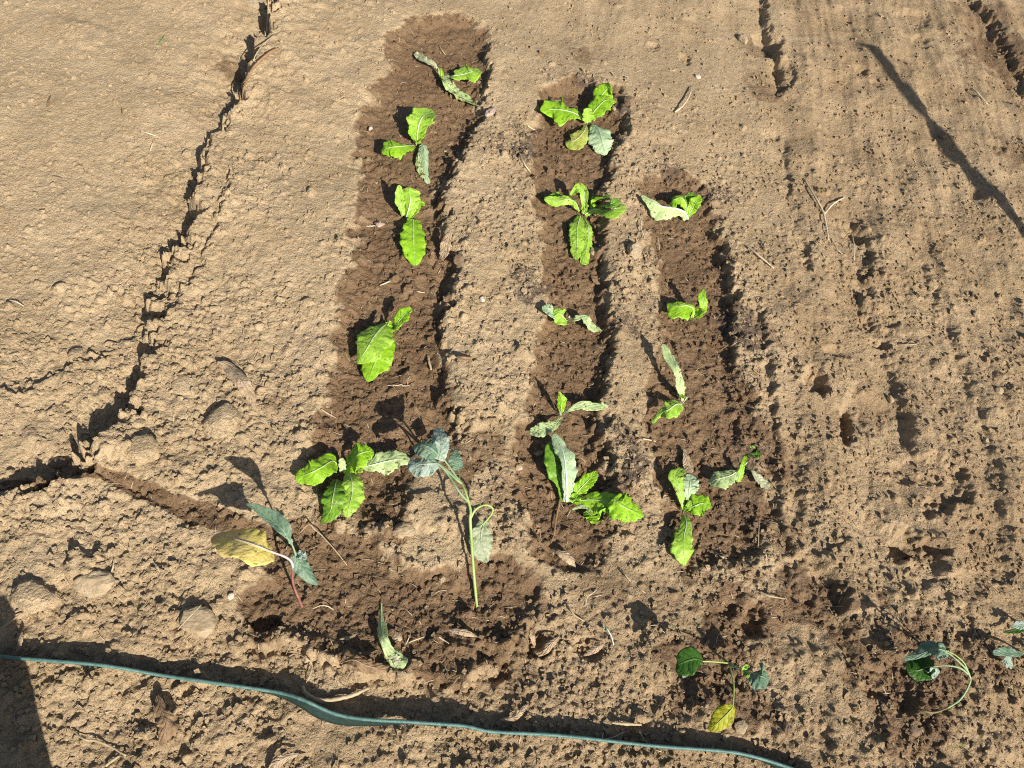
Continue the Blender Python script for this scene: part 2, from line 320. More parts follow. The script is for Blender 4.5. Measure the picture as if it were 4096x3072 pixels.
def soil_mat():
    b = NB('soil'); P = b.add('ShaderNodeNewGeometry').outputs['Position']
    we = b.attr('wet'); hu = b.attr('humus'); tn = b.attr('brown')
    n1 = b.noise(7, 6, .6, P); n2 = b.noise(70, 5, .65, P); n3 = b.noise(420, 3, .7, P)
    dry = b.mix(b.map(n1, .32, .68), (.375, .268, .152), (.470, .345, .205))
    dry = b.mix(b.math('MULTIPLY', tn, .9), dry, b.mix(b.map(n1, .3, .7), (.285, .192, .104), (.370, .256, .146)))
    wetc = b.mix(b.map(n1, .3, .7), (.150, .086, .040), (.225, .138, .068))
    wf = b.map(b.math('ADD', we, b.math('MULTIPLY', b.math('SUBTRACT', n2, .5), .55)), .32, .62)
    c = b.mix(wf, dry, wetc)
    hf = b.map(b.math('ADD', b.math('MULTIPLY', hu, .75), b.math('MULTIPLY', b.math('SUBTRACT', b.noise(160, 4, .7, P), .5), 1.7)), .42, .62)
    c = b.mix(b.math('MULTIPLY', hf, .85), c, (.088, .064, .048))
    g = b.map(n3, .3, .7, .74, 1.26); g2 = b.map(n2, .3, .7, .86, 1.14)
    c = b.mix(1., c, b.add_gray(b.math('MULTIPLY', g, g2)), 'MULTIPLY')
    vo = b.add('ShaderNodeTexVoronoi'); vo.inputs['Scale'].default_value = 520; b.l.new(P, vo.inputs['Vector'])
    sp = b.math('MULTIPLY', b.map(vo.outputs['Distance'], .16, .08), b.math('GREATER_THAN', b.noise(900, 1, .5, P), .56))
    c = b.mix(b.math('MULTIPLY', sp, .55), c, (.62, .54, .42))
    vb = b.add('ShaderNodeTexVoronoi'); vb.inputs['Scale'].default_value = 210; vb.inputs['Detail'].default_value = 2; vb.inputs['Roughness'].default_value = .7; b.l.new(P, vb.inputs['Vector'])
    nr = b.bump(b.math('MULTIPLY', vb.outputs['Distance'], -1.), .55, .0035)
    nr = b.bump(b.noise(260, 5, .7, P), .6, .0035, nr)
    nr = b.bump(n3, .6, .0012, nr)
    ro = b.map(wf, 0, 1, .95, .62)
    return b.bsdf(c, ro, b.map(wf, 0, 1, .12, .38), nr)
def add_gray(s, v):
    q = s.add('ShaderNodeCombineColor'); [s.l.new(v, q.inputs[i]) for i in range(3)]; return q.outputs[0]
NB.add_gray = add_gray
SOIL = soil_mat()

def leaf_mat(name, c1, c2, rib, spots=0., ro=.42, tr=.28, spotcol=(.16, .10, .04), tip=None, veins=.35, bumpd=.0016, spec=.4):
    b = NB(name); uv = b.uv(); sp = b.add('ShaderNodeSeparateXYZ'); b.l.new(uv, sp.inputs[0])
    u, s = sp.outputs[0], b.math('ABSOLUTE', b.math('MULTIPLY', b.math('SUBTRACT', sp.outputs[1], .5), 2.))
    P = b.add('ShaderNodeNewGeometry').outputs['Position']
    n1 = b.noise(38, 4, .6, P); n2 = b.noise(190, 4, .6, P)
    c = b.mix(b.map(n1, .33, .67), c1, c2)
    c = b.mix(1., c, b.add_gray(b.map(n2, .3, .7, .82, 1.15)), 'MULTIPLY')
    wob = b.math('MULTIPLY', b.math('SUBTRACT', n1, .5), 1.6)
    vv = b.math('PINGPONG', b.math('ADD', b.math('SUBTRACT', b.math('MULTIPLY', u, 6.5), b.math('MULTIPLY', s, 1.7)), wob), .5)
    vein = b.math('MULTIPLY', b.map(vv, .085, .0), b.map(s, 1., .55))
    ribm = b.map(s, b.map(u, 0., 1., .15, .03), b.map(u, 0., 1., .05, .01))
    c = b.mix(b.math('MULTIPLY', vein, veins * .35), c, rib)
    if tip is not None: c = b.mix(b.map(b.math('ADD', u, b.math('MULTIPLY', wob, .9)), .62, .92), c, tip)
    c = b.mix(b.math('MULTIPLY', ribm, .6), c, rib)
    if spots: c = b.mix(b.map(b.noise(120, 3, .6, P), .66 - .16 * spots, .72 - .16 * spots), c, spotcol)
    h = b.math('ADD', b.math('MULTIPLY', b.map(vv, 0., .3), .35), b.math('ADD', b.math('MULTIPLY', b.noise(150, 3, .6, P), 1.5), b.math('MULTIPLY', ribm, .8)))
    nr = b.bump(h, .75, bumpd)
    return b.bsdf(c, ro, spec, nr, tr)
LM = dict(
 bright=leaf_mat('lettuce_bright', (.270, .510, .016), (.370, .620, .035), (.42, .56, .20), .15),
 light=leaf_mat('lettuce_light', (.330, .550, .045), (.430, .640, .085), (.48, .58, .28), .2),
 mid=leaf_mat('lettuce_mid', (.150, .330, .022), (.230, .420, .035), (.34, .48, .16), .3),
 pale=leaf_mat('lettuce_pale', (.480, .600, .230), (.580, .680, .330), (.60, .66, .46), .25, .5),
 blue=leaf_mat('lettuce_blue_green', (.420, .560, .290), (.520, .640, .390), (.52, .60, .42), .15, .42),
 wither=leaf_mat('withered_leaf', (.400, .430, .220), (.520, .520, .330), (.56, .52, .36), .55, .65, .2, (.36, .26, .13)),
 spotted=leaf_mat('spotted_leaf', (.430, .560, .200), (.520, .630, .280), (.55, .62, .40), .9, .5),
 lyellow=leaf_mat('lettuce_yellow', (.360, .440, .060), (.470, .500, .120), (.55, .42, .24), .5, .5, .28, (.42, .20, .08)),
 yellow=leaf_mat('brassica_yellow', (.760, .620, .150), (.860, .680, .220), (.80, .68, .48), .1, .5, .25, (.3, .2, .05), (.66, .430, .190), .35),
 olive=leaf_mat('brassica_olive', (.380, .400, .020), (.540, .500, .030), (.48, .50, .20), .35, .5, .4, (.28, .20, .02)),
 brass=leaf_mat('brassica_blue', (.125, .205, .125), (.180, .265, .170), (.24, .34, .22), .1, .5, .18),
 brassp=leaf_mat('brassica_pale', (.300, .380, .290), (.390, .470, .370), (.40, .48, .38), .15, .55, .18),
 deep=leaf_mat('brassica_deep', (.040, .130, .014), (.075, .190, .022), (.16, .30, .06), .1, .45, .42),
 wbrass=leaf_mat('brassica_withered', (.270, .320, .170), (.440, .460, .310), (.46, .50, .33), .4, .7, .2, (.24, .25, .12), None, .6, .003),
 dry=leaf_mat('dry_leaf', (.430, .300, .175), (.560, .410, .260), (.58, .44, .30), .3, .7, .12, (.22, .13, .07), None, .5, .0025, .2),
 brown=leaf_mat('dry_leaf_brown', (.215, .130, .066), (.330, .215, .120), (.40, .28, .17), .4, .7, .1, (.14, .085, .045), None, .5, .0025, .2),
 chip=leaf_mat('pink_chip', (.52, .36, .26), (.60, .44, .33), (.56, .42, .32), .2, .7, .05),
)
def plain(name, c1, c2, ro=.6, sc=60, tr=0, spec=.3, bd=.001):
    b = NB(name); P = b.add('ShaderNodeNewGeometry').outputs['Position']
    c = b.mix(b.map(b.noise(sc, 4, .6, P), .35, .65), c1, c2)
    return b.bsdf(c, ro, spec, b.bump(b.noise(sc * 5, 3, .6, P), .5, bd), tr)
M = dict(
 rib=plain('rib_pale', (.44, .54, .26), (.56, .62, .38), .45, 80), ribw=plain('rib_white', (.60, .64, .50), (.70, .72, .60), .4, 80),
 stemg=plain('stem_green', (.26, .36, .08), (.36, .45, .15), .45, 40), stemgrey=plain('stem_grey_green', (.20, .29, .13), (.29, .38, .20), .5, 50),
 stemp=plain('stem_purple', (.21, .085, .070), (.34, .16, .12), .5, 50), stempink=plain('petiole_pink', (.50, .33, .33), (.58, .46, .42), .45, 60),
 stemb=plain('stem_brown', (.13, .085, .04), (.21, .18, .07), .6, 50),
 root=plain('root_brown', (.24, .13, .06), (.36, .22, .11), .8, 70), twig=plain('twig_tan', (.33, .25, .14), (.46, .36, .22), .8, 70),
 straw=plain('straw_pale', (.46, .36, .22), (.60, .50, .34), .7, 80), green=plain('grass_green', (.12, .26, .05), (.18, .34, .07), .5, 60, .2),
 dark=plain('twig_dark', (.09, .06, .04), (.15, .10, .065), .85, 70),
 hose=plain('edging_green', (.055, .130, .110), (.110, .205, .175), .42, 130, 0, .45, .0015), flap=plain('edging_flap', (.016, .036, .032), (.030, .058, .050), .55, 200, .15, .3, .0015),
 stone=plain('stone_tan', (.31, .225, .13), (.42, .32, .20), .9, 30, 0, .2, .004), clod=plain('clod_soil', (.33, .245, .145), (.43, .325, .20), .95, 40, 0, .1, .006),
 wetclod=plain('clod_wet', (.15, .095, .055), (.26, .18, .11), .8, 40, 0, .2, .005), pale=plain('stone_pale', (.46, .36, .26), (.58, .47, .36), .8, 40, 0, .2, .003),
 plaster=plain('shade_wall_plaster', (.40, .36, .30), (.50, .46, .40), .9, 8, 0, .2, .004), wood=plain('shadow_stake_wood', (.20, .14, .09), (.30, .22, .14), .8, 20),
)
# ------------------------------------------------------------------ mesh building
def mesh_obj(name, V, Fc, mat, parent=None, uvs=None, smooth=True, origin=None):
    V = np.asarray(V, float)
    if origin is not None: V = V - np.asarray(origin)
    me = bpy.data.meshes.new(name); me.from_pydata(V.tolist(), [], Fc); me.materials.append(mat)
    if uvs is not None:
        ul = me.uv_layers.new(name='UVMap'); li = np.empty(len(me.loops), np.int32); me.loops.foreach_get('vertex_index', li)
        ul.data.foreach_set('uv', np.asarray(uvs, np.float32)[li].ravel())
    if smooth: me.polygons.foreach_set('use_smooth', [True] * len(me.polygons))
    o = bpy.data.objects.new(name, me); COL.objects.link(o)
    if parent is not None: o.parent = parent
    elif origin is not None: o.location = origin
    return o
def tag(o, label, cat, group=None, kind=None):
    o['label'] = label; o['category'] = cat
    if group: o['group'] = group
    if kind: o['kind'] = kind
    return o
def empty(name, loc, label, cat, group=None):
    o = bpy.data.objects.new(name, None); COL.objects.link(o); o.location = loc; o.empty_display_size = .02
    return tag(o, label, cat, group)
def catmull(P, n):
    P = np.asarray(P, float)
    if len(P) == 1: return np.repeat(P, n, 0)
    Q = np.vstack([2 * P[0] - P[1], P, 2 * P[-1] - P[-2]]); k = len(P) - 1
    o_ = []
    for t in np.linspace(0, k, n):
        i = min(int(t), k - 1); f = t - i; a, b, c, d = Q[i:i + 4]
        o_.append(.5 * ((2 * b) + (c - a) * f + (2 * a - 5 * b + 4 * c - d) * f * f + (3 * b - a - 3 * c + d) * f ** 3))
    return np.array(o_)
def tube_geo(C, R, sides=7):
    C = np.asarray(C, float); n = len(C); T = np.gradient(C, axis=0); T /= np.linalg.norm(T, axis=1)[:, None] + 1e-12
    ref = np.array([0, 0, 1.]) if abs(T[0][2]) < .9 else np.array([1., 0, 0]); V = []; Fc = []
    N = np.cross(T[0], ref); N /= np.linalg.norm(N)
    for i in range(n):
        N = N - T[i] * (N @ T[i]); N /= np.linalg.norm(N) + 1e-12; B = np.cross(T[i], N)
        for k in range(sides):
            a = 2 * math.pi * k / sides; V.append(C[i] + R[i] * (math.cos(a) * N + math.sin(a) * B))
    for i in range(n - 1):
        for k in range(sides):
            k2 = (k + 1) % sides; Fc.append((i * sides + k, i * sides + k2, (i + 1) * sides + k2, (i + 1) * sides + k))
    Fc.append(tuple(range(sides))[::-1]); Fc.append(tuple((n - 1) * sides + k for k in range(sides)))
    return V, Fc
def mpp(p):                          # metres per photo pixel at a point
    return proj(p)[1] / F
def tube(name, crop, pts, rad, mat, parent=None, origin=None, n=None, sides=7, wob=0.):
    """pts (x, y, h cm) in crop pixels; rad: half widths in crop pixels."""
    W = np.array([wpt(crop, *p) for p in pts]); n = n or max(6, 5 * len(pts))
    C = catmull(W, n); r = np.interp(np.linspace(0, 1, n), np.linspace(0, 1, len(rad)), rad) / CROPS[crop][2]
    R = np.array([r[i] * mpp(C[i]) for i in range(n)])
    if wob: C[1:-1] += rng.normal(0, wob, (n - 2, 3)) * R[1:-1, None]
    V, Fc = tube_geo(C, R, sides)
    return mesh_obj(name, V, Fc, mat, parent, origin=origin if origin is not None else (W[0] if parent is None else None))

SV = np.array([-1, -.86, -.62, -.38, -.16, 0, .16, .38, .62, .86, 1.])
def leaf(parent, crop, pts, wd, mat, fold=12, roll=0, twist=0, ruf=.12, nr=3., tooth=.12, nt=10, droop=.12, origin=None, name='leaf', rib=None, ribpx=(5, 1.2), n=52, label=None, lift=.0015):
    lr = np.random.default_rng(abs(hash((crop, int(pts[0][0]), int(pts[-1][1]), len(pts)))) % 99991)
    W = np.array([wpt(crop, *p) for p in pts]); C = catmull(W, n)
    wl = np.array([q[0] if isinstance(q, tuple) else q for q in wd], float); wr = np.array([q[1] if isinstance(q, tuple) else q for q in wd], float)
    wl = wl * (1.12 if name == 'leaf' else 1); wr = wr * (1.12 if name == 'leaf' else 1)
    WL = np.clip(catmull(wl[:, None], n)[:, 0], 1, None); WR = np.clip(catmull(wr[:, None], n)[:, 0], 1, None)
    sc = CROPS[crop][2]; T = np.gradient(C, axis=0); T /= np.linalg.norm(T, axis=1)[:, None]
    u = np.linspace(0, 1, n); V = []; uv = []; Sp = None
    ph = lr.uniform(0, 6.28, 4); k1 = lr.uniform(.8, 1.25); roll = roll + lr.uniform(-9, 9); twist = twist + lr.uniform(-22, 22); sd_ = int(lr.integers(1, 200)); irr = .30 if tooth > .09 else .14
    endw = np.where(u > .95, np.sqrt(np.clip(1 - ((u - .95) / .05) ** 2 * .85, 0, 1)), 1.)
    for i in range(n):
        S = np.cross([0, 0, 1.], T[i]); ln = np.linalg.norm(S)
        S = S / ln if ln > .25 else (Sp if Sp is not None else np.array([1., 0, 0]))
        if Sp is not None: S = S * .6 + Sp * .4 if S @ Sp > -.2 else Sp
        S = S - T[i] * (S @ T[i]); S /= np.linalg.norm(S); Sp = S
        a = math.radians(roll + twist * (u[i] - .5)); Nn = np.cross(T[i], S)
        S2 = S * math.cos(a) + Nn * math.sin(a); N2 = np.cross(T[i], S2)
        q0, dz = proj(C[i]); q1, _ = proj(C[i] + S2 * .004); ppm = max(np.linalg.norm(q1 - q0) / .004, .62 * F / dz)
        for j, s in enumerate(SV):
            ww = (WL[i] if s > 0 else WR[i]) / sc / ppm * endw[i]
            side = 1 if s > 0 else -1; m_ = abs(s)
            amp_ = .6 + .9 * float(vn(np.array([u[i] * 7.]), np.array([side * 3.7]), sd_)[0]); lob = float(vn(np.array([u[i] * 5.3 + 9]), np.array([side * 5.1]), sd_ + 5)[0])
            t1 = ((u[i] * nt * k1 + (.37 if s > 0 else 0) + .15 * math.sin(9 * u[i] + ph[0])) % 1) - .5
            ww *= 1 + tooth * t1 * 1.9 * amp_ * (m_ > .8) * (.5 + .5 * (m_ > .95)) + irr * lob * m_
            f = math.radians(fold)
            z = m_ * ww * math.sin(f) - droop * ww * m_ ** 2.2 + ruf * ww * m_ ** 1.7 * (math.sin(6.283 * nr * k1 * u[i] + ph[2] + side * 1.3) + .5 * math.sin(6.283 * nr * 2.3 * u[i] + ph[3] - side))
            z += .055 * ww * math.sin(m_ * 3.1) * math.sin(6.283 * nt * .8 * (u[i] - .28 * m_) + ph[0]) * min(1, irr * 4)
            p = C[i] + S2 * (s * ww * math.cos(f)) + N2 * z
            g = HT(p[0], p[1]) + lift
            if p[2] < g: p = p.copy(); p[2] = g
            V.append(p); uv.append((u[i], .5 + s * .5))
    k = len(SV); Fc = [(i * k + j, i * k + j + 1, (i + 1) * k + j + 1, (i + 1) * k + j) for i in range(n - 1) for j in range(k - 1)]
    o_ = mesh_obj(name, V, Fc, LM[mat], parent, uv, origin=origin)
    so_ = o_.modifiers.new('thickness', 'SOLIDIFY'); so_.thickness = .0005; so_.offset = 0
    if label: o_['label'] = label
    if rib:
        nn = int(n * .82); Cr = C[:nn].copy()
        for i in range(nn): Cr[i][2] = max(V[i * k + 5][2], Cr[i][2]) + .0002
        R = np.array([np.interp(i / nn, [0, 1], ribpx) / sc * mpp(Cr[i]) for i in range(nn)])
        Vr, Fr = tube_geo(Cr, R, 6); q = mesh_obj('midrib', Vr, Fr, M[rib], o_, origin=origin)
        if parent is None: q.location = (0, 0, 0)
    return o_
def lettuce(crop, base, label, leaves, stempx=9):
    b = wpt(crop, base[0], base[1], 0); o_ = empty('lettuce_seedling', b, label, 'lettuce seedling', 'wilted lettuce seedlings planted in the watered beds')
    C = [b + np.array([0, 0, -.012]), b + np.array([0, 0, .002]), b + np.array([.001, 0, .010]), b + np.array([.002, .001, .018])]
    r = stempx / CROPS[crop][2] * mpp(b); V, Fc = tube_geo(catmull(C, 8), np.linspace(r, r * .75, 8), 8); mesh_obj('stem', V, Fc, M['rib'], o_, origin=b)
    for L in leaves:
        L = dict(L); pts = L.pop('p'); wd = L.pop('w'); mt = L.pop('m'); c = L.pop('c', crop)
        L.setdefault('rib', 'rib')
        leaf(o_, c, pts, wd, mt, origin=b, **L)
    return o_
def L(p, w, m, **k): return dict(p=p, w=w, m=m, **k)

# ------------------------------------------------------------------ ground object
ny, nx = GX.shape
me = bpy.data.meshes.new('ground')
me.vertices.add(nx * ny); me.vertices.foreach_set('co', np.stack([GX, GY, Z], -1).astype(np.float32).ravel())
J, I_ = np.mgrid[0:ny - 1, 0:nx - 1]; a = (J * nx + I_).ravel()
quads = np.stack([a, a + 1, a + 1 + nx, a + nx], 1).astype(np.int32); nq = len(quads)
me.loops.add(nq * 4); me.loops.foreach_set('vertex_index', quads.ravel())
me.polygons.add(nq); me.polygons.foreach_set('loop_start', np.arange(0, nq * 4, 4, dtype=np.int32)); me.polygons.foreach_set('use_smooth', np.ones(nq, bool))
me.update(calc_edges=True)
for nm, A in (('wet', wet), ('humus', hum), ('brown', tan)):
    at = me.attributes.new(nm, 'FLOAT', 'POINT'); at.data.foreach_set('value', A.astype(np.float32).ravel())
me.materials.append(SOIL)
ground = bpy.data.objects.new('ground', me); COL.objects.link(ground); ground['kind'] = 'structure'; ground['label'] = 'dry sandy garden soil with dark watered planting beds'

# ------------------------------------------------------------------ loose crumbs (stuff)
IV = np.array([(x, y, z) for z in (-1, 1) for y in (-1, 1) for x in (-1, 1)], float) * .62
IF = np.array([(0, 2, 3), (0, 3, 1), (4, 5, 7), (4, 7, 6), (0, 1, 5), (0, 5, 4), (2, 6, 7), (2, 7, 3), (0, 4, 6), (0, 6, 2), (1, 3, 7), (1, 7, 5)])
def crumbs(name, N, rlo, rhi, seed, powr=2.2):
    r = np.random.default_rng(seed); cx = []; cy = []
    while len(cx) < N:
        x = r.uniform(X0 + .02, X1 - .02, 20000); y = r.uniform(.02, 3.0, 20000)
        k = r.uniform(0, 1, 20000) < (.10 + bil(dens, x, y) * 1.15) * np.clip(1.25 - y / 3.2, .15, 1)
        cx += list(x[k]); cy += list(y[k])
    cx = np.array(cx[:N]); cy = np.array(cy[:N]); rad = rlo + (rhi - rlo) * r.uniform(0, 1, N) ** powr
    V = IV[None] * r.uniform(.55, 1.3, (N, 8, 3)); sc = rad[:, None, None] * np.stack([r.uniform(.8, 1.3, N), r.uniform(.8, 1.3, N), r.uniform(.6, .95, N)], -1)[:, None, :]
    an = r.uniform(0, 6.28, N); V = V * sc; ca, sa = np.cos(an)[:, None], np.sin(an)[:, None]
    V = np.stack([V[..., 0] * ca - V[..., 1] * sa + cx[:, None], V[..., 0] * sa + V[..., 1] * ca + cy[:, None], V[..., 2] + (bil(ZF, cx, cy) + rad * .35)[:, None]], -1)
    Fc = (IF[None] + (np.arange(N) * 8)[:, None, None]).reshape(-1, 3).astype(np.int32)
    me = bpy.data.meshes.new(name); me.vertices.add(N * 8); me.vertices.foreach_set('co', V.astype(np.float32).ravel())
    me.loops.add(len(Fc) * 3); me.loops.foreach_set('vertex_index', Fc.ravel()); me.polygons.add(len(Fc)); me.polygons.foreach_set('loop_start', np.arange(0, len(Fc) * 3, 3, dtype=np.int32))
    me.polygons.foreach_set('use_smooth', np.zeros(len(Fc), bool)); me.update(calc_edges=True)
    hv = np.where(r.uniform(0, 1, N) < .3, bil(hum, cx, cy), 0)
    for nm, A in (('wet', bil(wet, cx, cy) * r.uniform(.5, 1.05, N)), ('humus', hv), ('brown', bil(tan, cx, cy))):
        at = me.attributes.new(nm, 'FLOAT', 'POINT'); at.data.foreach_set('value', np.repeat(A, 8).astype(np.float32))
    me.materials.append(SOIL); o_ = bpy.data.objects.new(name, me); COL.objects.link(o_)
    o_['kind'] = 'stuff'; o_['label'] = 'loose crumbs of dry and damp soil scattered over the bed'; o_['category'] = 'soil crumbs'
    return o_
crumbs('loose_soil_crumbs', 62000, .0009, .0058, 3, 3.2)

# ------------------------------------------------------------------ lettuce seedlings (crop pixels, heights in cm)
lettuce('A', (1150, 455), 'withered lettuce seedling at the very top of the left bed, one leaf limp and beige', [
 L([(1135, 430, .8), (1105, 345, 2), (1055, 298, 2), (960, 255, 1.6), (900, 205, 1.3), (850, 178, 1)], [8, 12, 24, 38, 42, 16], 'wither', fold=25, ruf=.2, label='limp beige leaf'),
 L([(1225, 440, 1.5), (1300, 422, 2.4), (1400, 405, 2.8), (1490, 375, 2.8), (1570, 355, 2.2)], [22, 42, 78, 92, 30], 'light', fold=6, rib='ribw'),
 L([(1185, 420, 2), (1215, 500, 2.2), (1265, 570, 1.8), (1350, 635, 1.4), (1450, 700, .9), (1555, 762, .5)], [40, 52, 46, 48, 40, 16], 'spotted', tooth=.16),
 L([(1150, 480, .3), (1150, 410, 2.5), (1142, 340, 3.6)], [14, 22, 10], 'bright')])
lettuce('A', (870, 1200), 'lettuce seedling second from the top of the left bed, with a rolled leaf hanging down', [
 L([(880, 1170, 1), (885, 1060, 3.5), (905, 950, 5), (950, 870, 5.4), (1050, 795, 4.6)], [26, 66, 118, 120, 18], 'light', fold=-4, rib='ribw'),
 L([(855, 1165, 1), (822, 1070, 3.4), (808, 965, 5)], [36, 40, 16], 'bright', fold=25),
 L([(850, 1200, 1.2), (760, 1200, 3.2), (640, 1208, 4), (550, 1225, 3.6), (487, 1282, 2.6)], [22, 66, 88, 84, 14], 'bright', fold=-6),
 L([(868, 1170, 1), (920, 1100, 2.6), (968, 1045, 3)], [16, 42, 14], 'bright', fold=25),
 L([(905, 1205, 1.5), (945, 1190, 2.4), (962, 1290, 2), (968, 1430, 1.4), (1008, 1615, .4)], [24, 52, 60, 46, 28], 'blue', fold=-32, tooth=.06),
 L([(900, 1270, 1.6), (892, 1400, 1), (950, 1555, .4)], [16, 30, 22], 'spotted', fold=-20)])
lettuce('B', (765, 615), 'lettuce seedling third from the top of the left bed, one flat leaf pointing straight down', [
 L([(760, 610, 1), (785, 520, 2.8), (805, 420, 4.2), (795, 330, 5), (790, 275, 5)], [26, 66, 92, 112, 96], 'light', fold=-16, tooth=.14, rib='ribw'),
 L([(725, 590, 1), (700, 480, 2.8), (682, 380, 4.4), (685, 250, 5.6)], [18, 46, 52, 20], 'light', fold=24),
 L([(810, 612, 1), (868, 530, 2.2), (905, 455, 3.4), (968, 465, 3)], [16, 32, 34, 14], 'bright', fold=20),
 L([(835, 625, 1.5), (838, 720, 2.4), (838, 850, 2.4), (846, 980, 1.8), (862, 1140, .8)], [62, 100, 132, 112, 34], 'bright', fold=8, tooth=.13, rib='rib')])
lettuce('C', (850, 460), 'broad lettuce seedling in the middle of the left bed, two big leaves drooping left', [
 L([(830, 400, 2), (770, 440, 3.8), (690, 530, 5), (610, 660, 4.8), (495, 845, 3)], [56, 130, 172, 150, 20], 'light', fold=-8, tooth=.1, ruf=.08),
 L([(860, 540, 1.5), (815, 600, 2.6), (735, 740, 2.6), (670, 880, 2.2), (605, 1035, 1.6)], [32, 84, 138, 118, 26], 'bright', fold=-4, rib='rib'),
 L([(868, 500, 1), (930, 410, 3.4), (1010, 310, 5), (1095, 228, 6)], [18, 56, 66, 26], 'bright', fold=20, tooth=.16),
 L([(850, 470, 1), (830, 430, 2.6), (850, 365, 3.4)], [34, 46, 18], 'bright', fold=30, ruf=.3)])
lettuce('D', (745, 640), 'largest lettuce seedling at the foot of the left bed, leaves spread in a star', [
 L([(700, 590, 1.5), (640, 535, 3.4), (540, 590, 4.6), (430, 650, 4.2), (320, 695, 3.2), (222, 722, 2.2)], [40, 92, 128, 112, 92, 36], 'bright', fold=-4, ruf=.14),
 L([(790, 600, 1.5), (850, 530, 3.4), (930, 460, 5), (1020, 430, 5), (1090, 425, 4.4)], [50, 118, 122, 88, 30], 'bright', fold=0, ruf=.14),
 L([(955, 610, 1.5), (1080, 578, 2.2), (1230, 540, 2.6), (1380, 515, 2.8), (1490, 545, 2.4)], [12, 76, 112, 82, 24], 'pale', fold=-6, rib='ribw', ruf=.14),
 L([(822, 660, 1.8), (850, 760, 3.8), (852, 900, 3.6), (825, 1020, 2.8), (785, 1160, 1.6)], [40, 104, 134, 96, 18], 'light', fold=-6, tooth=.16),
 L([(685, 740, 1.8), (662, 830, 3.4), (636, 960, 3.4), (610, 1090, 2.6), (498, 1222, 1.6)], [46, 92, 122, 92, 18], 'mid', fold=-6, ruf=.16, tooth=.14),
 L([(750, 650, 1), (740, 565, 2.6), (730, 505, 3.4)], [32, 44, 24], 'pale', fold=30, ruf=.3),
 L([(760, 650, 1), (850, 640, 1.8), (975, 635, 1.8)], [20, 34, 26], 'light', ruf=.3)])
lettuce('E', (825, 530), 'lettuce seedling at the top of the middle bed, one leaf edged yellow, one bluish', [
 L([(790, 490, 1.2), (690, 425, 2.6), (560, 388, 3.4), (440, 380, 3.2), (305, 392, 2.2)], [18, 52, 116, 104, 14], 'bright', fold=4, rib='ribw', tooth=.13),
 L([(850, 480, 1.5), (930, 370, 3.6), (1030, 280, 4.6), (1140, 285, 4)], [50, 90, 84, 14], 'bright', fold=4, tooth=.15),
 L([(905, 400, 1.8), (960, 260, 3.6), (1030, 170, 4.4), (1085, 108, 4.6)], [28, 70, 92, 30], 'bright', fold=0),
 L([(830, 525, 1), (830, 440, 2.6), (832, 365, 3.8)], [40, 64, 30], 'light', fold=26, ruf=.22),
 L([(812, 560, 1.2), (800, 610, 2), (735, 690, 2), (660, 735, 1.6), (585, 745, 1)], [18, 44, 92, 74, 18], 'lyellow', fold=-6, label='yellowing leaf with reddish edge'),
 L([(885, 550, 1.2), (950, 605, 2.4), (985, 700, 2.4), (1005, 800, 1.8), (1030, 890, .8)], [22, 96, 124, 94, 14], 'blue', fold=-8, tooth=.08)])
lettuce('F', (770, 440), 'lettuce seedling second from the top of the middle bed, with two torn long leaves', [
 L([(740, 400, 1), (700, 310, 3.4), (620, 268, 4.4), (500, 285, 4), (350, 258, 3)], [14, 40, 46, 54, 26], 'light', roll=-30, fold=-15, tooth=.18),
 L([(430, 245, 2.8), (500, 240, 2.6), (590, 320, 1.6)], [30, 40, 26], 'mid'),
 L([(780, 400, 1), (800, 290, 3.4), (785, 170, 5), (715, 150, 5), (650, 230, 3.4)], [20, 36, 48, 44, 20], 'light', fold=-25, tooth=.18),
 L([(870, 370, 1), (920, 290, 2.6), (990, 242, 4), (1085, 236, 4)], [20, 54, 42, 8], 'bright', tooth=.16),
 L([(800, 440, 1), (900, 385, 2.2), (1030, 395, 2.8), (1130, 372, 3), (1245, 335, 2.2)], [20, 34, (30, 62), (70, 80), 34], 'light', fold=-6, tooth=.16, rib='ribw'),
 L([(990, 350, 2.2), (1080, 320, 3), (1190, 275, 2.6)], [26, 52, 24], 'mid'),
 L([(752, 450, 1.2), (720, 560, 2.2), (716, 680, 2.2), (712, 800, 1.6), (708, 935, .7)], [36, 76, 72, 64, 24], 'light', fold=-6, tooth=.2),
 L([(800, 485, 1.2), (838, 580, 2), (838, 700, 1.6), (812, 840, .9), (790, 990, .4)], [16, 36, 48, 54, 40], 'light', fold=-12, tooth=.2),
 L([(780, 430, 1), (830, 325, 3)], [22, 18], 'bright')])
lettuce('F', (1940, 490), 'lettuce seedling topmost in the right bed, a long pale leaf with white midrib lying left', [
 L([(1935, 485, .8), (1900, 412, 2.4), (1790, 368, 3.2), (1650, 350, 3.2), (1540, 295, 2.4), (1420, 222, 1.6)], [(36, 8), (50, 10), (76, 12), (118, 16), (56, 34), 12], 'pale', roll=-14, fold=-10, rib='ribw', ribpx=(14, 3), tooth=.16),
 L([(1935, 430, 1.6), (1920, 325, 3.4), (1870, 255, 4.4), (1790, 272, 4.4), (1735, 320, 3.4)], [16, 36, 50, 50, 30], 'bright', fold=-18, tooth=.16),
 L([(1945, 470, 1), (1990, 370, 2.6), (2030, 295, 4), (2080, 228, 4.4)], [14, 52, 56, 12], 'bright', fold=18, tooth=.14),
 L([(1965, 330, 2.6), (1958, 250, 3.4), (2010, 205, 3.8)], [36, 54, 28], 'mid')])
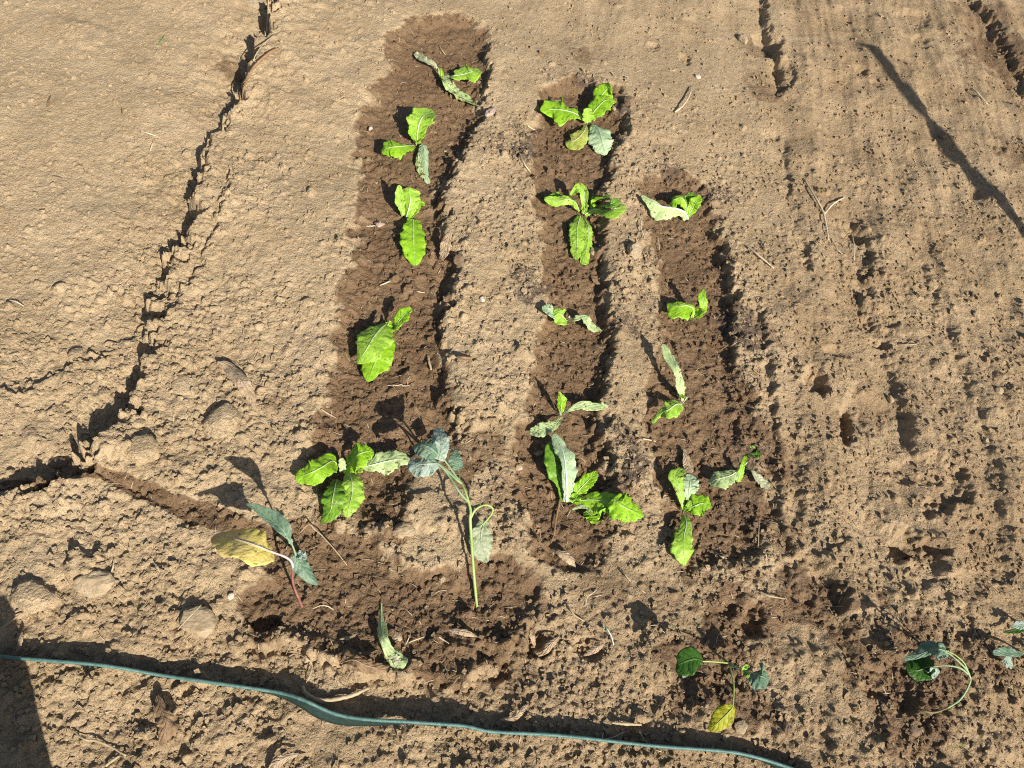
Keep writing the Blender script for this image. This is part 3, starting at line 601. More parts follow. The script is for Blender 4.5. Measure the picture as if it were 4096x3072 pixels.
lettuce('G', (600, 380), 'small lettuce seedling midway down the middle bed, round bright leaf and thin limp one', [
 L([(600, 378, .8), (540, 345, 1.6), (450, 295, 2.2), (390, 250, 2.2), (325, 240, 1.8)], [16, 46, 46, 54, 34], 'blue', fold=14),
 L([(600, 372, 1.4), (562, 325, 2.6), (525, 270, 3.2), (500, 228, 3)], [34, 76, 78, 26], 'light', fold=-4, tooth=.06),
 L([(605, 376, .8), (690, 345, 2.4), (770, 325, 3), (830, 372, 2.8), (872, 430, 2), (995, 482, .8)], [8, 24, 26, 42, 46, 4], 'pale', tooth=.14)])
lettuce('G', (2010, 330), 'small lettuce seedling second from the top of the right bed, two leaves forming a V', [
 L([(2000, 330, .8), (2000, 240, 2.6), (1930, 200, 3.6), (1830, 205, 3.6), (1708, 178, 2.4)], [(22, 14), (20, 40), (110, 36), (116, 70), 10], 'bright', fold=-6, tooth=.14, rib='ribw'),
 L([(2010, 325, 1), (2062, 280, 2.2), (2108, 230, 3.4), (2098, 120, 4.6), (2122, 15, 5.6)], [18, 34, 38, 44, 10], 'bright', fold=14, tooth=.12),
 L([(2005, 330, .6), (2060, 310, 1.2), (2108, 305, 1.2)], [16, 24, 10], 'bright')])
lettuce('I', (605, 1030), 'lettuce seedling midway down the right bed, one leaf upright and one crumpled', [
 L([(600, 1010, 1), (572, 850, 3), (545, 700, 4.2), (500, 580, 5), (410, 430, 5), (328, 245, 4)], [20, 52, 46, 50, 62, 18], 'pale', fold=20, tooth=.2, ruf=.14),
 L([(590, 1050, 1.8), (510, 1055, 4), (410, 1125, 4.2), (310, 1175, 3.2), (190, 1300, 1.4)], [36, 112, 104, 42, 30], 'light', fold=-8, tooth=.16, ruf=.18, rib='ribw'),
 L([(600, 990, 1), (600, 930, 2), (560, 960, 2.6)], [20, 30, 16], 'bright')])
lettuce('G', (535, 1410), 'thin lettuce seedling low in the middle bed, three narrow leaves in a fork', [
 L([(530, 1405, .8), (540, 1310, 3.2), (543, 1240, 4.4), (514, 1152, 5.6)], [8, 42, 44, 8], 'bright', fold=18),
 L([(545, 1400, .8), (640, 1352, 2.4), (760, 1308, 2.8), (900, 1318, 2.4), (1050, 1330, 1.4)], [10, 18, 46, 44, 12], 'pale', tooth=.12),
 L([(540, 50, .8), (480, 125, 2), (380, 170, 2.4), (280, 205, 2), (188, 215, 1.4)], [6, 40, 66, 66, 24], 'pale', c='H', fold=14)])
lettuce('H', (640, 990), 'big lettuce seedling at the foot of the middle bed, bare root exposed beside it', [
 L([(575, 985, .8), (540, 800, 1.6), (485, 620, 2.6), (450, 450, 3), (445, 320, 3)], [26, 54, 100, 88, 44], 'mid', fold=4, ruf=.16),
 L([(600, 990, 1), (602, 850, 2.6), (590, 650, 4), (570, 480, 4.6), (520, 350, 4.6), (450, 230, 4)], [(30, 26), (34, 80), (40, 128), (48, 110), (70, 60), 22], 'blue', fold=-10, tooth=.16, ruf=.14, rib='ribw', ribpx=(16, 3)),
 L([(690, 920, 1.4), (760, 830, 2.6), (850, 740, 3.6), (932, 655, 4)], [24, 72, 68, 24], 'bright', fold=12),
 L([(680, 990, 1.4), (800, 968, 2.6), (950, 970, 4), (1070, 1010, 3.8), (1110, 1110, 2.6)], [22, 48, 112, 128, 56], 'bright', fold=-8, ruf=.14),
 L([(1110, 950, 4.2), (1200, 1020, 3.6), (1320, 1082, 2.8), (1455, 1142, 1.6)], [76, 136, 118, 14], 'bright', fold=-6, rib=None),
 L([(660, 1070, .8), (800, 1042, 1.7), (920, 1085, 2.2)], [10, 20, 34], 'pale'),
 L([(815, 1090, 1.2), (870, 1140, 1.2), (925, 1225, .8)], [38, 76, 40], 'bright'),
 L([(660, 1000, 1), (690, 950, 2), (740, 990, 2.4)], [30, 46, 24], 'bright', ruf=.3)])
hl = COL.objects['lettuce_seedling.012']
tube('root', 'H', [(530, 930, .4), (505, 1060, .7), (478, 1200, .7), (463, 1340, .5), (428, 1445, .2)], [9, 13, 10, 7, 4], M['root'], hl, hl.location, wob=.15)
lettuce('J', (510, 830), 'lettuce seedling at the foot of the right bed, one leaf bluish, one pointing down', [
 L([(505, 790, .8), (482, 640, 2.8), (440, 500, 4), (425, 410, 4.2), (510, 350, 3.8)], [18, 34, 62, 70, 36], 'light', fold=10),
 L([(560, 690, 1.8), (572, 580, 3.2), (582, 500, 3.6), (590, 410, 3.2)], [36, 84, 94, 36], 'blue', fold=8, tooth=.08),
 L([(530, 800, .8), (620, 762, 2.4), (720, 728, 3.2), (820, 772, 2.8)], [14, 86, 104, 10], 'bright', fold=-2),
 L([(520, 860, 1.2), (540, 960, 2.4), (512, 1100, 2.4), (512, 1250, 1.8), (525, 1418, .8)], [32, 64, 84, 116, 18], 'light', fold=-4, rib='ribw', tooth=.13),
 L([(510, 820, .8), (560, 770, 2), (590, 700, 2.8)], [16, 34, 14], 'bright')])
lettuce('J', (1160, 330), 'wilted lettuce seedling rightmost in the right bed, one leaf faded white at its tip', [
 L([(1110, 370, .8), (1020, 422, 2), (900, 455, 2.4), (775, 497, 1.6)], [22, 84, 94, 8], 'pale', fold=-4),
 L([(1200, 345, .8), (1270, 370, 2), (1330, 450, 2), (1400, 510, 1.2), (1440, 565, .8)], [6, 14, 36, 48, 20], 'wither', label='leaf faded to white'),
 L([(1115, 490, .4), (1140, 390, 1.6), (1165, 300, 2.4), (1200, 205, 3.2)], [22, 34, 22, 18], 'bright'),
 L([(1190, 210, 2.4), (1270, 190, 3.2), (1360, 190, 3.2)], [18, 16, 44], 'mid'),
 L([(1235, 130, 2), (1270, 100, 2.6), (1300, 125, 2.4)], [10, 12, 10], 'light')])
# a limp seedling lying at the bottom of the bed and a bleached sprout
p0 = wpt('M', 768, 150, 0)
q = empty('wilted_seedling', p0, 'limp pale seedling leaf bent over beside a tan dry leaf in the lowest wet patch', 'seedling')
leaf(q, 'M', [(765, 160, .4), (758, 300, 1.4), (762, 430, 2.4), (790, 570, 2.8), (860, 720, 2.4), (950, 800, 1.8), (1040, 840, 1.2)], [6, 16, (52, 46), 50, 60, 84, 52], 'pale', origin=p0, fold=-18, tooth=.12, rib='rib')
leaf(q, 'M', [(880, 740, 2.2), (950, 830, 1.6), (985, 885, .8)], [30, 50, 24], 'wither', origin=p0, ruf=.25)
p0 = wpt('N', 1260, 1330, 0)
q = empty('dried_sprout', p0, 'tiny bleached white sprout bent over right of the rolled dry leaves', 'sprout')
tube('stem', 'N', [(1258, 1330, .2), (1235, 1240, 1), (1190, 1160, 1.4), (1160, 1120, 1)], [4, 7, 9, 7], M['ribw'], q, p0)
leaf(q, 'N', [(1195, 1150, 1.4), (1165, 1150, 1.2), (1145, 1175, .8)], [16, 22, 10], 'wither', origin=p0)

# ------------------------------------------------------------------ brassica seedlings
BG = 'cabbage seedlings with blue green leaves'
def brassica(crop, base, label):
    b = wpt(crop, base[0], base[1], 0); return empty('cabbage_seedling', b, label, 'cabbage seedling', BG), b
o1, b1 = brassica('K', (905, 1610), 'cabbage seedling with a purple stem and one large yellow leaf, at the left')
tube('stem', 'K', [(915, 1640, -.8), (880, 1550, 1.2), (842, 1460, 3), (820, 1380, 5), (820, 1310, 6.6), (836, 1260, 7.6)], [12, 13, 11, 10, 10, 10], M['stemp'], o1, b1)
tube('stem', 'K', [(836, 1260, 7.6), (845, 1150, 9.4), (805, 1040, 11), (760, 985, 11.6)], [10, 8, 8, 6], M['stemgrey'], o1, b1)
tube('petiole', 'K', [(830, 1285, 7.4), (805, 1205, 9), (740, 1160, 10), (670, 1135, 10.4), (600, 1105, 10.6)], [11, 12, 11, 9, 7], M['stempink'], o1, b1)
leaf(o1, 'K', [(655, 1135, 10.4), (560, 1090, 10.8), (440, 1045, 11), (320, 1010, 10.4), (215, 985, 9), (160, 960, 8)], [(60, 30), 130, 150, (165, 150), (110, 120), (60, 50)], 'yellow', origin=b1, fold=4, roll=16, tooth=.05, ruf=.06, rib='stempink', ribpx=(7, 2), label='large yellow leaf')
leaf(o1, 'K', [(780, 1010, 11.2), (730, 930, 12), (630, 840, 12.2), (510, 745, 12), (405, 697, 11.4)], [(10, 30), (40, 86), (40, 92), (30, 46), 5], 'brass', origin=b1, fold=26, roll=-10, rib='stemgrey', ribpx=(6, 1.5), tooth=.05, ruf=.05)
leaf(o1, 'K', [(835, 1150, 9.4), (880, 1220, 8.6), (945, 1310, 7.4), (1045, 1412, 5.6)], [34, 66, 58, 16], 'brass', origin=b1, fold=-14, tooth=.05)
leaf(o1, 'K', [(850, 1160, 9.4), (890, 1150, 9.8), (945, 1180, 9.2)], [22, 34, 20], 'brassp', origin=b1, ruf=.3)
leaf(o1, 'K', [(785, 1000, 11), (802, 1030, 11), (812, 1052, 10.6)], [12, 20, 10], 'brassp', origin=b1)

o2, b2 = brassica('L', (700, 1530), 'tall cabbage seedling leaning over with a long pale bare stem and a looped leaf stalk')
tube('stem', 'L', [(705, 1545, -.6), (697, 1500, .3), (682, 1350, 1.4), (665, 1150, 2.6), (652, 950, 3.8), (645, 830, 4.8), (648, 760, 5.4), (612, 630, 6.4), (572, 545, 7.2), (520, 480, 7.8)], [12, 11, 12, 12, 12, 13, 11, 10, 9, 7], M['stemg'], o2, b2, n=54)
tube('petiole', 'L', [(640, 710, 5.6), (560, 620, 6.6), (470, 480, 7.6), (400, 405, 8.4), (330, 385, 8.8)], [9, 9, 9, 8, 5], M['stemgrey'], o2, b2)
tube('petiole', 'L', [(580, 555, 7.1), (535, 520, 7.6), (440, 430, 8.2), (390, 400, 8.6)], [9, 12, 8, 5], M['stemgrey'], o2, b2)
tube('petiole', 'L', [(550, 520, 7.6), (480, 420, 8.4), (420, 340, 9), (390, 300, 9.2)], [8, 8, 7, 5], M['stemgrey'], o2, b2)
tube('petiole', 'L', [(648, 825, 4.8), (690, 755, 5.6), (765, 722, 5.6), (820, 748, 4.8), (808, 800, 4), (745, 870, 2.6), (670, 925, 1.6)], [10, 9, 8, 8, 7, 6, 4], M['stemg'], o2, b2, n=44)
leaf(o2, 'L', [(762, 845, 2.8), (735, 930, 2.2), (735, 1040, 1.4), (785, 1165, .5)], [24, 70, 84, 24], 'wbrass', origin=b2, ruf=.2, droop=.2, rib=None, label='shrivelled grey green leaf')
leaf(o2, 'L', [(395, 395, 8.6), (330, 398, 9.2), (250, 400, 9.2), (172, 375, 8.6)], [(30, 30), (76, 40), (84, 60), 36], 'brassp', origin=b2, fold=-10, rib='stemgrey', ribpx=(5, 1.5), tooth=.04)
leaf(o2, 'L', [(400, 330, 9.2), (345, 280, 10.2), (270, 250, 10.4), (215, 250, 9.8)], [(50, 40), (70, 90), (70, 70), 30], 'brass', origin=b2, fold=-10, tooth=.06)
leaf(o2, 'L', [(395, 370, 8.8), (420, 290, 9.4), (415, 200, 9.6), (395, 122, 9)], [(26, 40), (50, 52), (60, 54), 26], 'brassp', origin=b2, fold=6, tooth=.06, rib='stemgrey', ribpx=(5, 1.5))
tube('petiole', 'L', [(560, 540, 7.2), (562, 480, 6.8), (535, 420, 6.6)], [5, 5, 4], M['stemgrey'], o2, b2)
leaf(o2, 'L', [(555, 445, 6.6), (530, 370, 7), (540, 288, 7)], [36, 50, 8], 'brass', origin=b2, fold=14, tooth=.12)

o3, b3 = brassica('O', (690, 700), 'cabbage seedling with one yellow leaf hanging low, above the green edging on the right')
tube('stem', 'O', [(670, 660, -.6), (700, 700, .4), (780, 765, 1.8), (840, 812, 3), (882, 842, 4)], [12, 13, 12, 12, 11], M['stemb'], o3, b3)
tube('petiole', 'O', [(878, 838, 4), (790, 828, 5), (690, 820, 5.8), (555, 816, 6.6)], [10, 9, 8, 7], M['stemg'], o3, b3)
tube('petiole', 'O', [(872, 842, 4), (902, 950, 4.8), (925, 1080, 5), (925, 1190, 4.8), (915, 1310, 4.6)], [8, 9, 9, 9, 7], M['stemg'], o3, b3)
tube('petiole', 'O', [(880, 845, 4), (960, 890, 4.8), (1060, 925, 5.4), (1150, 955, 5.6)], [11, 11, 9, 7], M['stemgrey'], o3, b3)
leaf(o3, 'O', [(580, 812, 6.6), (500, 790, 7.2), (410, 810, 7), (320, 850, 6.2), (290, 860, 5.8)], [(30, 60), (90, 125), (150, 130), (120, 80), 40], 'deep', origin=b3, fold=8, tooth=.03, ruf=.05)
leaf(o3, 'O', [(555, 818, 6.8), (480, 850, 7.2), (410, 930, 6.4), (365, 1000, 5.4)], [(20, 40), (46, 46), (40, 40), 10], 'brassp', origin=b3, fold=10, roll=10, tooth=.05)
leaf(o3, 'O', [(925, 1310, 4.6), (880, 1370, 4.6), (800, 1450, 4), (710, 1530, 3), (640, 1565, 2.2)], [(30, 30), (76, 92), (110, 110), (70, 70), 14], 'olive', origin=b3, fold=-6, tooth=.06, rib='stemg', ribpx=(6, 1.5), label='hanging yellow leaf')
leaf(o3, 'O', [(1125, 945, 5.6), (1180, 965, 6), (1240, 985, 6), (1312, 1012, 5.6)], [(30, 20), (80, 110), (130, 120), (40, 60)], 'brass', origin=b3, fold=0, tooth=.22, nt=4, rib='stemg', ribpx=(6, 2))
leaf(o3, 'O', [(1030, 920, 5.2), (1055, 880, 6), (1100, 868, 6)], [20, 26, 14], 'light', origin=b3, fold=20)
leaf(o3, 'O', [(1045, 915, 5.2), (1068, 960, 5), (1085, 1000, 4.4)], [18, 24, 10], 'mid', origin=b3, fold=16)

o4, b4 = brassica('P', (450, 1070), 'cabbage seedling with its stem curved like a hook, low at the right')
tube('stem', 'P', [(440, 1050, -.5), (480, 1090, .5), (560, 1132, .9), (660, 1148, 1.4), (780, 1108, 2.2)], [9, 10, 10, 10, 9], M['stemb'], o4, b4)
tube('stem', 'P', [(780, 1108, 2.2), (895, 1030, 3.2), (965, 925, 4.2), (995, 845, 5)], [9, 9, 9, 9], M['stemgrey'], o4, b4)
tube('petiole', 'P', [(995, 845, 5), (960, 760, 6), (880, 680, 7), (800, 612, 7.6), (700, 572, 8)], [9, 9, 8, 7, 6], M['stemgrey'], o4, b4)
tube('petiole', 'P', [(985, 810, 5.2), (900, 742, 6), (780, 718, 6.4), (640, 725, 6.6)], [8, 8, 7, 5], M['stemgrey'], o4, b4)
tube('petiole', 'P', [(980, 790, 5.4), (930, 690, 6.4), (850, 620, 7), (760, 575, 7.4)], [6, 6, 5, 4], M['stemg'], o4, b4)
leaf(o4, 'P', [(780, 592, 7.6), (700, 566, 8), (620, 580, 8), (500, 625, 7.4), (358, 668, 6.6)], [(20, 40), (50, 70), (34, 96), (28, 40), 6], 'brass', origin=b4, fold=-6, rib='stemgrey', ribpx=(6, 1.5))
leaf(o4, 'P', [(660, 722, 6.6), (590, 735, 6.8), (500, 765, 6.4), (405, 755, 5.8)], [(40, 30), (100, 100), (84, 120), (30, 60)], 'deep', origin=b4, fold=-4, tooth=.05, rib='stemg', ribpx=(4, 1))
leaf(o4, 'P', [(660, 735, 6.6), (620, 790, 6.2), (570, 840, 5.6)], [30, 56, 20], 'brassp', origin=b4, ruf=.2)
leaf(o4, 'P', [(800, 610, 7), (740, 620, 6.6), (680, 660, 6)], [14, 30, 14], 'brassp', origin=b4, ruf=.2)
o5, b5 = brassica('P', (1520, 640), 'cabbage seedling cut by the right edge, two small grey green leaves showing')
tube('stem', 'P', [(1530, 660, -.5), (1505, 620, 1.2), (1470, 600, 2)], [8, 8, 7], M['stemgrey'], o5, b5)
leaf(o5, 'P', [(1475, 602, 2), (1420, 612, 2.6), (1310, 605, 2.8), (1195, 600, 2.2)], [10, (24, 40), (26, 58), 20], 'brass', origin=b5, fold=10, tooth=.06)
leaf(o5, 'P', [(1310, 640, 2.2), (1340, 680, 2), (1375, 725, 1.6)], [46, 52, 22], 'brassp', origin=b5)
o6, b6 = brassica('P', (1560, 400), 'cabbage seedling mostly beyond the right edge, one leaf reaching into view')
tube('stem', 'P', [(1570, 420, -.5), (1545, 380, 1.2), (1500, 350, 2.4)], [8, 8, 7], M['stemgrey'], o6, b6)
leaf(o6, 'P', [(1510, 350, 2.4), (1450, 345, 2.8), (1370, 358, 2.4)], [20, 44, 8], 'brassp', origin=b6)
leaf(o6, 'P', [(1510, 360, 2.2), (1430, 395, 2), (1295, 412, 1.4)], [14, 26, 8], 'deep', origin=b6)

# ------------------------------------------------------------------ dry leaves
DG = 'dry fallen leaves on the soil'
def dleaf(crop, pts, wd, mat, label, **k):
    b = wpt(crop, pts[0][0], pts[0][1], 0); k.setdefault('ruf', .12); k.setdefault('lift', .004); pts = [(x, y, h + .5) for x, y, h in pts]
    o_ = leaf(None, crop, pts, wd, mat, origin=b, name='dry_leaf', **k); return tag(o_, label, 'dry leaf', DG)
dleaf('S', [(922, 260, .6), (965, 280, 1.3), (1022, 340, 1.6), (1058, 400, 1.3), (1076, 458, .6)], [6, 26, 34, 24, 4], 'dry', 'curled tan dry leaf alone on pale ground, left of the left bed', fold=-11, tooth=.04, rib='twig', ribpx=(2, .8))
dleaf('B', [(1258, 745, 2), (1215, 860, 1.8), (1185, 990, 1.4), (1165, 1092, .8)], [8, 48, 56, 6], 'dry', 'brown dry leaf standing on edge at the right rim of the left bed', fold=11, roll=30, rib='twig', ribpx=(6, 2), tooth=.14)
dleaf('M', [(310, 840, .8), (450, 800, 1.6), (590, 860, 1.8), (720, 890, 1.4), (855, 870, .8)], [10, 62, 72, 66, 8], 'brown', 'crumpled brown dry leaf left of the limp pale seedling', fold=-12, ruf=.25, rib='twig', ribpx=(6, 2), tooth=.06)
dleaf('M', [(1490, 465, .5), (1590, 482, 1.2), (1710, 502, 1.2), (1830, 548, .5)], [5, 32, 36, 5], 'dry', 'small ribbed dry leaf right of the limp seedling, below the tall cabbage base', fold=-13, tooth=.03)
dleaf('N', [(568, 262, .5), (660, 300, 1.2), (765, 365, 1.4), (838, 465, .6)], [6, 36, 54, 6], 'dry', 'peach dry leaf with dark ribs just below the bare root', fold=-9, tooth=.04)
dleaf('N', [(655, 1235, .6), (570, 1310, 1.2), (460, 1400, 1.2), (365, 1395, .6)], [10, 40, 48, 24], 'dry', 'rolled pale dry leaf in the hollow at lower centre', fold=-12, tooth=.04)
dleaf('N', [(375, 1165, .8), (355, 1230, 1.4), (385, 1335, .6)], [16, 30, 16], 'dry', 'little curled dry scrap upright in the hollow at lower centre', fold=13)
dleaf('N', [(1155, 1310, .6), (1050, 1372, 1.3), (925, 1445, .5)], [10, 42, 10], 'dry', 'slim folded dry leaf between the hollow and the bleached sprout', fold=-12, tooth=.03)
dleaf('T', [(562, 690, .6), (575, 745, 1.6), (590, 800, 1.8), (570, 872, .7)], [8, (20, 36), (46, 34), 6], 'brown', 'brown crumpled dry leaf below the edging, at lower left', fold=-11, ruf=.26, tooth=.08)
dleaf('U', [(312, 545, .8), (255, 562, 1.6), (212, 592, 1.4), (185, 640, .8)], [5, 18, 24, 10], 'dry', 'dry leaf with dark shadow, cut by the bottom edge', fold=-9)
dleaf('U', [(362, 590, .6), (325, 600, 1), (285, 625, .8)], [4, 12, 6], 'dry', 'small dry leaf tip at the bottom edge, right of a larger one', fold=-6)
dleaf('J', [(518, 120, .3), (545, 240, .5), (565, 320, .5), (560, 390, .3)], [10, 44, 58, 40], 'dry', 'flat tan dry leaf half buried above the lettuce with bluish leaf', fold=-1, ruf=.03, tooth=.02)
dleaf('A', [(1745, 765, .5), (1690, 815, .8), (1640, 870, .4)], [16, 46, 12], 'chip', 'pinkish dry leaf chip on the ridge right of the topmost seedling', fold=-4, ruf=.05, tooth=.03)
dleaf('B', [(420, 660, .4), (465, 668, .7), (522, 672, .4)], [18, 34, 12], 'chip', 'small pink dry leaf chip in the left bed beside a straw', fold=-8, ruf=.05, tooth=.03)
dleaf('C', [(745, 280, 1.2), (715, 350, 1.4), (680, 410, .8)], [10, 28, 16], 'brown', 'reddish brown dry leaf tucked behind the broad lettuce', fold=-6)
dleaf('H', [(240, 455, .3), (290, 445, .6), (342, 428, .3)], [8, 28, 6], 'dry', 'small oval dry leaf left of the big root-exposed lettuce', fold=-6, tooth=.02)
dleaf('V', [(0, 372, .4), (50, 362, .8), (85, 335, 1), (112, 305, .5)], [4, 14, 12, 4], 'dry', 'shredded curled dry leaf touching the edging at bottom centre', fold=-11, ruf=.3)
dleaf('M', [(935, 960, .3), (1000, 950, .7), (1050, 965, .3)], [10, 28, 10], 'dry', 'tiny wrinkled dry leaf just under the limp pale seedling', fold=-6, ruf=.2)
dleaf('M', [(300, 570, .3), (390, 560, .6), (490, 510, .4)], [6, 18, 8], 'dry', 'shredded dry leaf scrap above the crumpled brown leaf', fold=-6, ruf=.2)
dleaf('F', [(880, 1110, .4), (920, 1160, .7), (965, 1205, .4)], [16, 30, 8], 'brown', 'grey brown dry leaf bit in the middle bed under the torn-leaved lettuce', fold=-5)
dleaf('T', [(78, 470, .5), (72, 500, .8), (58, 545, .4)], [3, 9, 4], 'dry', 'narrow dry leaf strip just above the edging at far left', fold=-9)
dleaf('Q', [(395, 745, .2), (375, 790, .4), (365, 835, .2)], [4, 10, 3], 'brown', 'tiny dark dry leaf on the smooth ground at upper left', fold=-4)

# ------------------------------------------------------------------ twigs, straws, roots
def stick(name, crop, pts, rad, mat, label, cat, group=None, **k):
    k.setdefault('wob', .12)
    return tag(tube(name, crop, pts, rad, M[mat], None, **k), label, cat, group)
r1 = stick('root', 'R', [(1315, 358, 1.6), (1260, 385, 2), (1200, 430, 2.2), (1130, 500, 2.4), (1085, 590, 2.2), (1060, 660, 1.8), (1045, 745, .8)], [13, 12, 11, 9, 7, 5, 3], 'root', 'thick tan root bridging the dark crack at upper left', 'root')
tube('branch', 'R', [(1285, 258, 1.4), (1210, 320, 1.8), (1160, 385, 2), (1138, 430, 1.8), (1150, 470, 1)], [5, 5, 4, 4, 2], M['twig'], r1, r1.location)
r2 = stick('root', 'W', [(448, 620, .4), (490, 690, .9), (515, 742, 1), (532, 830, .4)], [2.5, 3.5, 4, 2.5], 'straw', 'forked pale rootlet on the footpath right of the beds', 'root')
tube('branch', 'W', [(515, 742, 1), (548, 705, 1), (588, 682, .5)], [3.5, 3, 2], M['straw'], r2, r2.location)
TG = 'dry stalks and twigs lying on the soil'
stick('stalk', 'K', [(1300, 1240, .2), (1200, 1112, .8), (1080, 980, 1.6), (1015, 925, 2.4), (960, 880, 2.6), (872, 968, .6)], [4, 6, 6, 6, 5, 4], 'twig', 'thin bent straw stalk between the yellow-leaved cabbage and the star lettuce', 'stalk', TG)
stick('stalk', 'U', [(325, 262, .8), (345, 295, 1), (400, 318, 1), (480, 312, .8), (550, 292, .8), (612, 265, .4)], [11, 12, 10, 9, 9, 6], 'twig', 'thick tan stalk lying against the widened part of the edging', 'stalk', TG)
stick('twig', 'U', [(310, 255, 1.6), (330, 290, 1.8), (366, 358, 1.2)], [3, 3, 2], 'dark', 'thin dark twig crossing over the widened part of the edging', 'twig', TG)
stick('root', 'U', [(272, 132, .4), (300, 122, 1), (345, 140, 1.2), (368, 170, 1), (360, 210, .8), (340, 252, .3)], [3, 3, 3, 3, 3, 2], 'twig', 'hooked rootlet above the stalk on the edging', 'root', TG)
stick('twig', 'T', [(255, 815, .3), (300, 850, .8), (345, 856, .8), (400, 880, .6), (448, 908, .4)], [2.5, 4, 4, 4, 4], 'twig', 'greenish tan twig below the edging in the lower left corner', 'twig', TG)
stick('twig', 'T', [(375, 945, .3), (400, 925, .6), (425, 910, .4)], [5, 6, 4], 'twig', 'short stub at the bottom edge under the greenish twig', 'twig', TG)
stick('stalk', 'V', [(435, 382, .5), (490, 386, .8), (552, 390, .5)], [4, 7, 4], 'twig', 'short thick dry stalk just above the edging near bottom centre', 'stalk', TG)
stick('straw', 'V', [(385, 450, 1), (440, 440, 1.2), (485, 418, .6)], [2, 2, 1.5], 'straw', 'thin straw touching the edging below the short thick stalk', 'straw', TG)
stick('straw', 'V', [(396, 472, 2), (400, 440, 2), (404, 420, 1)], [1.5, 1.5, 1], 'straw', 'tiny straw standing across the edging below the short stalk', 'straw', TG)
stick('straw', 'V', [(545, 418, .5), (562, 445, 1), (582, 468, .5)], [2, 2, 1.5], 'straw', 'slanted straw just above the edging right of the short thick stalk', 'straw', TG)
stick('straw', 'N', [(738, 868, .4), (780, 935, .9), (830, 1000, .9), (935, 1065, .4)], [8, 9, 9, 6], 'twig', 'bent tan straw left of the bleached sprout', 'straw', TG)
stick('straw', 'N', [(1075, 715, .2), (1000, 770, .7), (965, 800, .7), (948, 895, .2)], [4, 6, 6, 3], 'straw', 'thin curved rootlet above the bleached sprout', 'straw', TG)
stick('straw', 'N', [(1338, 488, .3), (1390, 560, .9), (1445, 625, .4)], [9, 9, 7], 'twig', 'straight tan stalk below the foot of the middle bed', 'straw', TG)
stick('straw', 'W', [(245, 848, .4), (285, 880, .9), (342, 928, .4)], [2, 3, 2], 'straw', 'pale stalk on the path beside the top of the right bed', 'straw', TG)
stick('straw', 'W', [(0, 388, .4), (28, 365, 1.2), (50, 330, 1.2), (56, 300, .5)], [3, 3, 2.5, 2], 'straw', 'curved pale stalk right of the topmost middle lettuce', 'straw', TG)
stick('straw', 'W', [(1020, 308, .4), (1045, 320, 1), (1080, 360, .5)], [2.5, 3, 2], 'straw', 'pale stalk on the far path at upper right', 'straw', TG)
stick('straw', 'W', [(540, 825, .2), (560, 860, .6), (580, 880, .2)], [2, 2, 2], 'twig', 'thin tan rootlet below the forked rootlet on the path', 'straw', TG)
stick('straw', 'W', [(610, 800, .2), (620, 850, .8), (620, 900, .2)], [1.5, 2, 1.5], 'straw', 'thin pale straw right of the forked rootlet on the path', 'straw', TG)
stick('root', 'J', [(1345, 915, .3), (1340, 1050, .8), (1338, 1205, .4)], [4, 5, 4], 'straw', 'straight thin rootlet below the faded-tip lettuce', 'root', TG)
stick('root', 'J', [(1360, 1215, .2), (1415, 1270, .7), (1430, 1385, .2)], [4, 5, 4], 'straw', 'bent thin rootlet at the lower end of the straight rootlet', 'root', TG)
stick('root', 'J', [(860, 1265, .2), (930, 1320, .6), (1005, 1340, .2)], [4, 5, 4], 'straw', 'pale rootlet right of the down-pointing lettuce leaf tip', 'root', TG)
stick('straw', 'J', [(60, 12, .4), (120, 25, .8), (200, 42, .4)], [7, 9, 6], 'straw', 'pale straw on the ridge between middle and right bed', 'straw', TG)
stick('root', 'F', [(1385, 430, .3), (1420, 510, .8), (1425, 600, .8), (1465, 705, .3)], [5, 6, 6, 5], 'straw', 'wavy pale rootlet below the white-ribbed lettuce', 'root', TG)
stick('root', 'F', [(1605, 690, .3), (1618, 760, .8), (1622, 830, .3)], [5, 5, 4], 'straw', 'short pale rootlet right of the wavy rootlet', 'root', TG)
stick('straw', 'B', [(318, 704, .3), (380, 702, .6), (450, 700, .3)], [6, 7, 5], 'straw', 'straw beside the pink chip in the left bed', 'straw', TG)
stick('straw', 'B', [(470, 1358, .3), (530, 1335, .7), (590, 1308, .3)], [6, 10, 5], 'straw', 'reddish straw bit in the left bed above the broad lettuce', 'straw', TG)
stick('straw', 'B', [(875, 1425, .3), (965, 1442, .3)], [7, 7], 'straw', 'stub of straw in the left bed near the ridge edge', 'straw', TG)
stick('straw', 'Q', [(1098, 1020, .3), (1160, 1042, .7), (1222, 1062, .3)], [5, 6, 4], 'straw', 'pale straw lying left of the crack at upper left', 'straw', TG)
stick('straw', 'Q', [(1172, 1180, .2), (1188, 1130, .6), (1205, 1090, .2)], [5, 6, 4], 'straw', 'second pale straw pointing up to the straw left of the crack', 'straw', TG)
stick('twig', 'Q', [(410, 1372, .2), (450, 1380, .6), (490, 1390, .2)], [3, 4, 3], 'dark', 'tiny dark twig on the smooth ground at left', 'twig', TG)
stick('twig', 'Q', [(948, 845, .2), (955, 885, .5)], [4, 4], 'dark', 'tiny black twig splinter on smooth ground at upper left', 'twig', TG)
stick('grass_blade', 'Q', [(1228, 348, 0), (1260, 315, 1), (1295, 272, 1.8)], [4, 4, 1.5], 'green', 'single green grass blade on smooth ground at upper left', 'grass blade')
stick('straw', 'C', [(830, 1080, .3), (930, 1085, .8), (985, 1072, .8), (1000, 1088, .8), (1075, 1085, .3)], [5, 5, 5, 5, 4], 'straw', 'kinked pale straw below the broad lettuce', 'straw', TG)
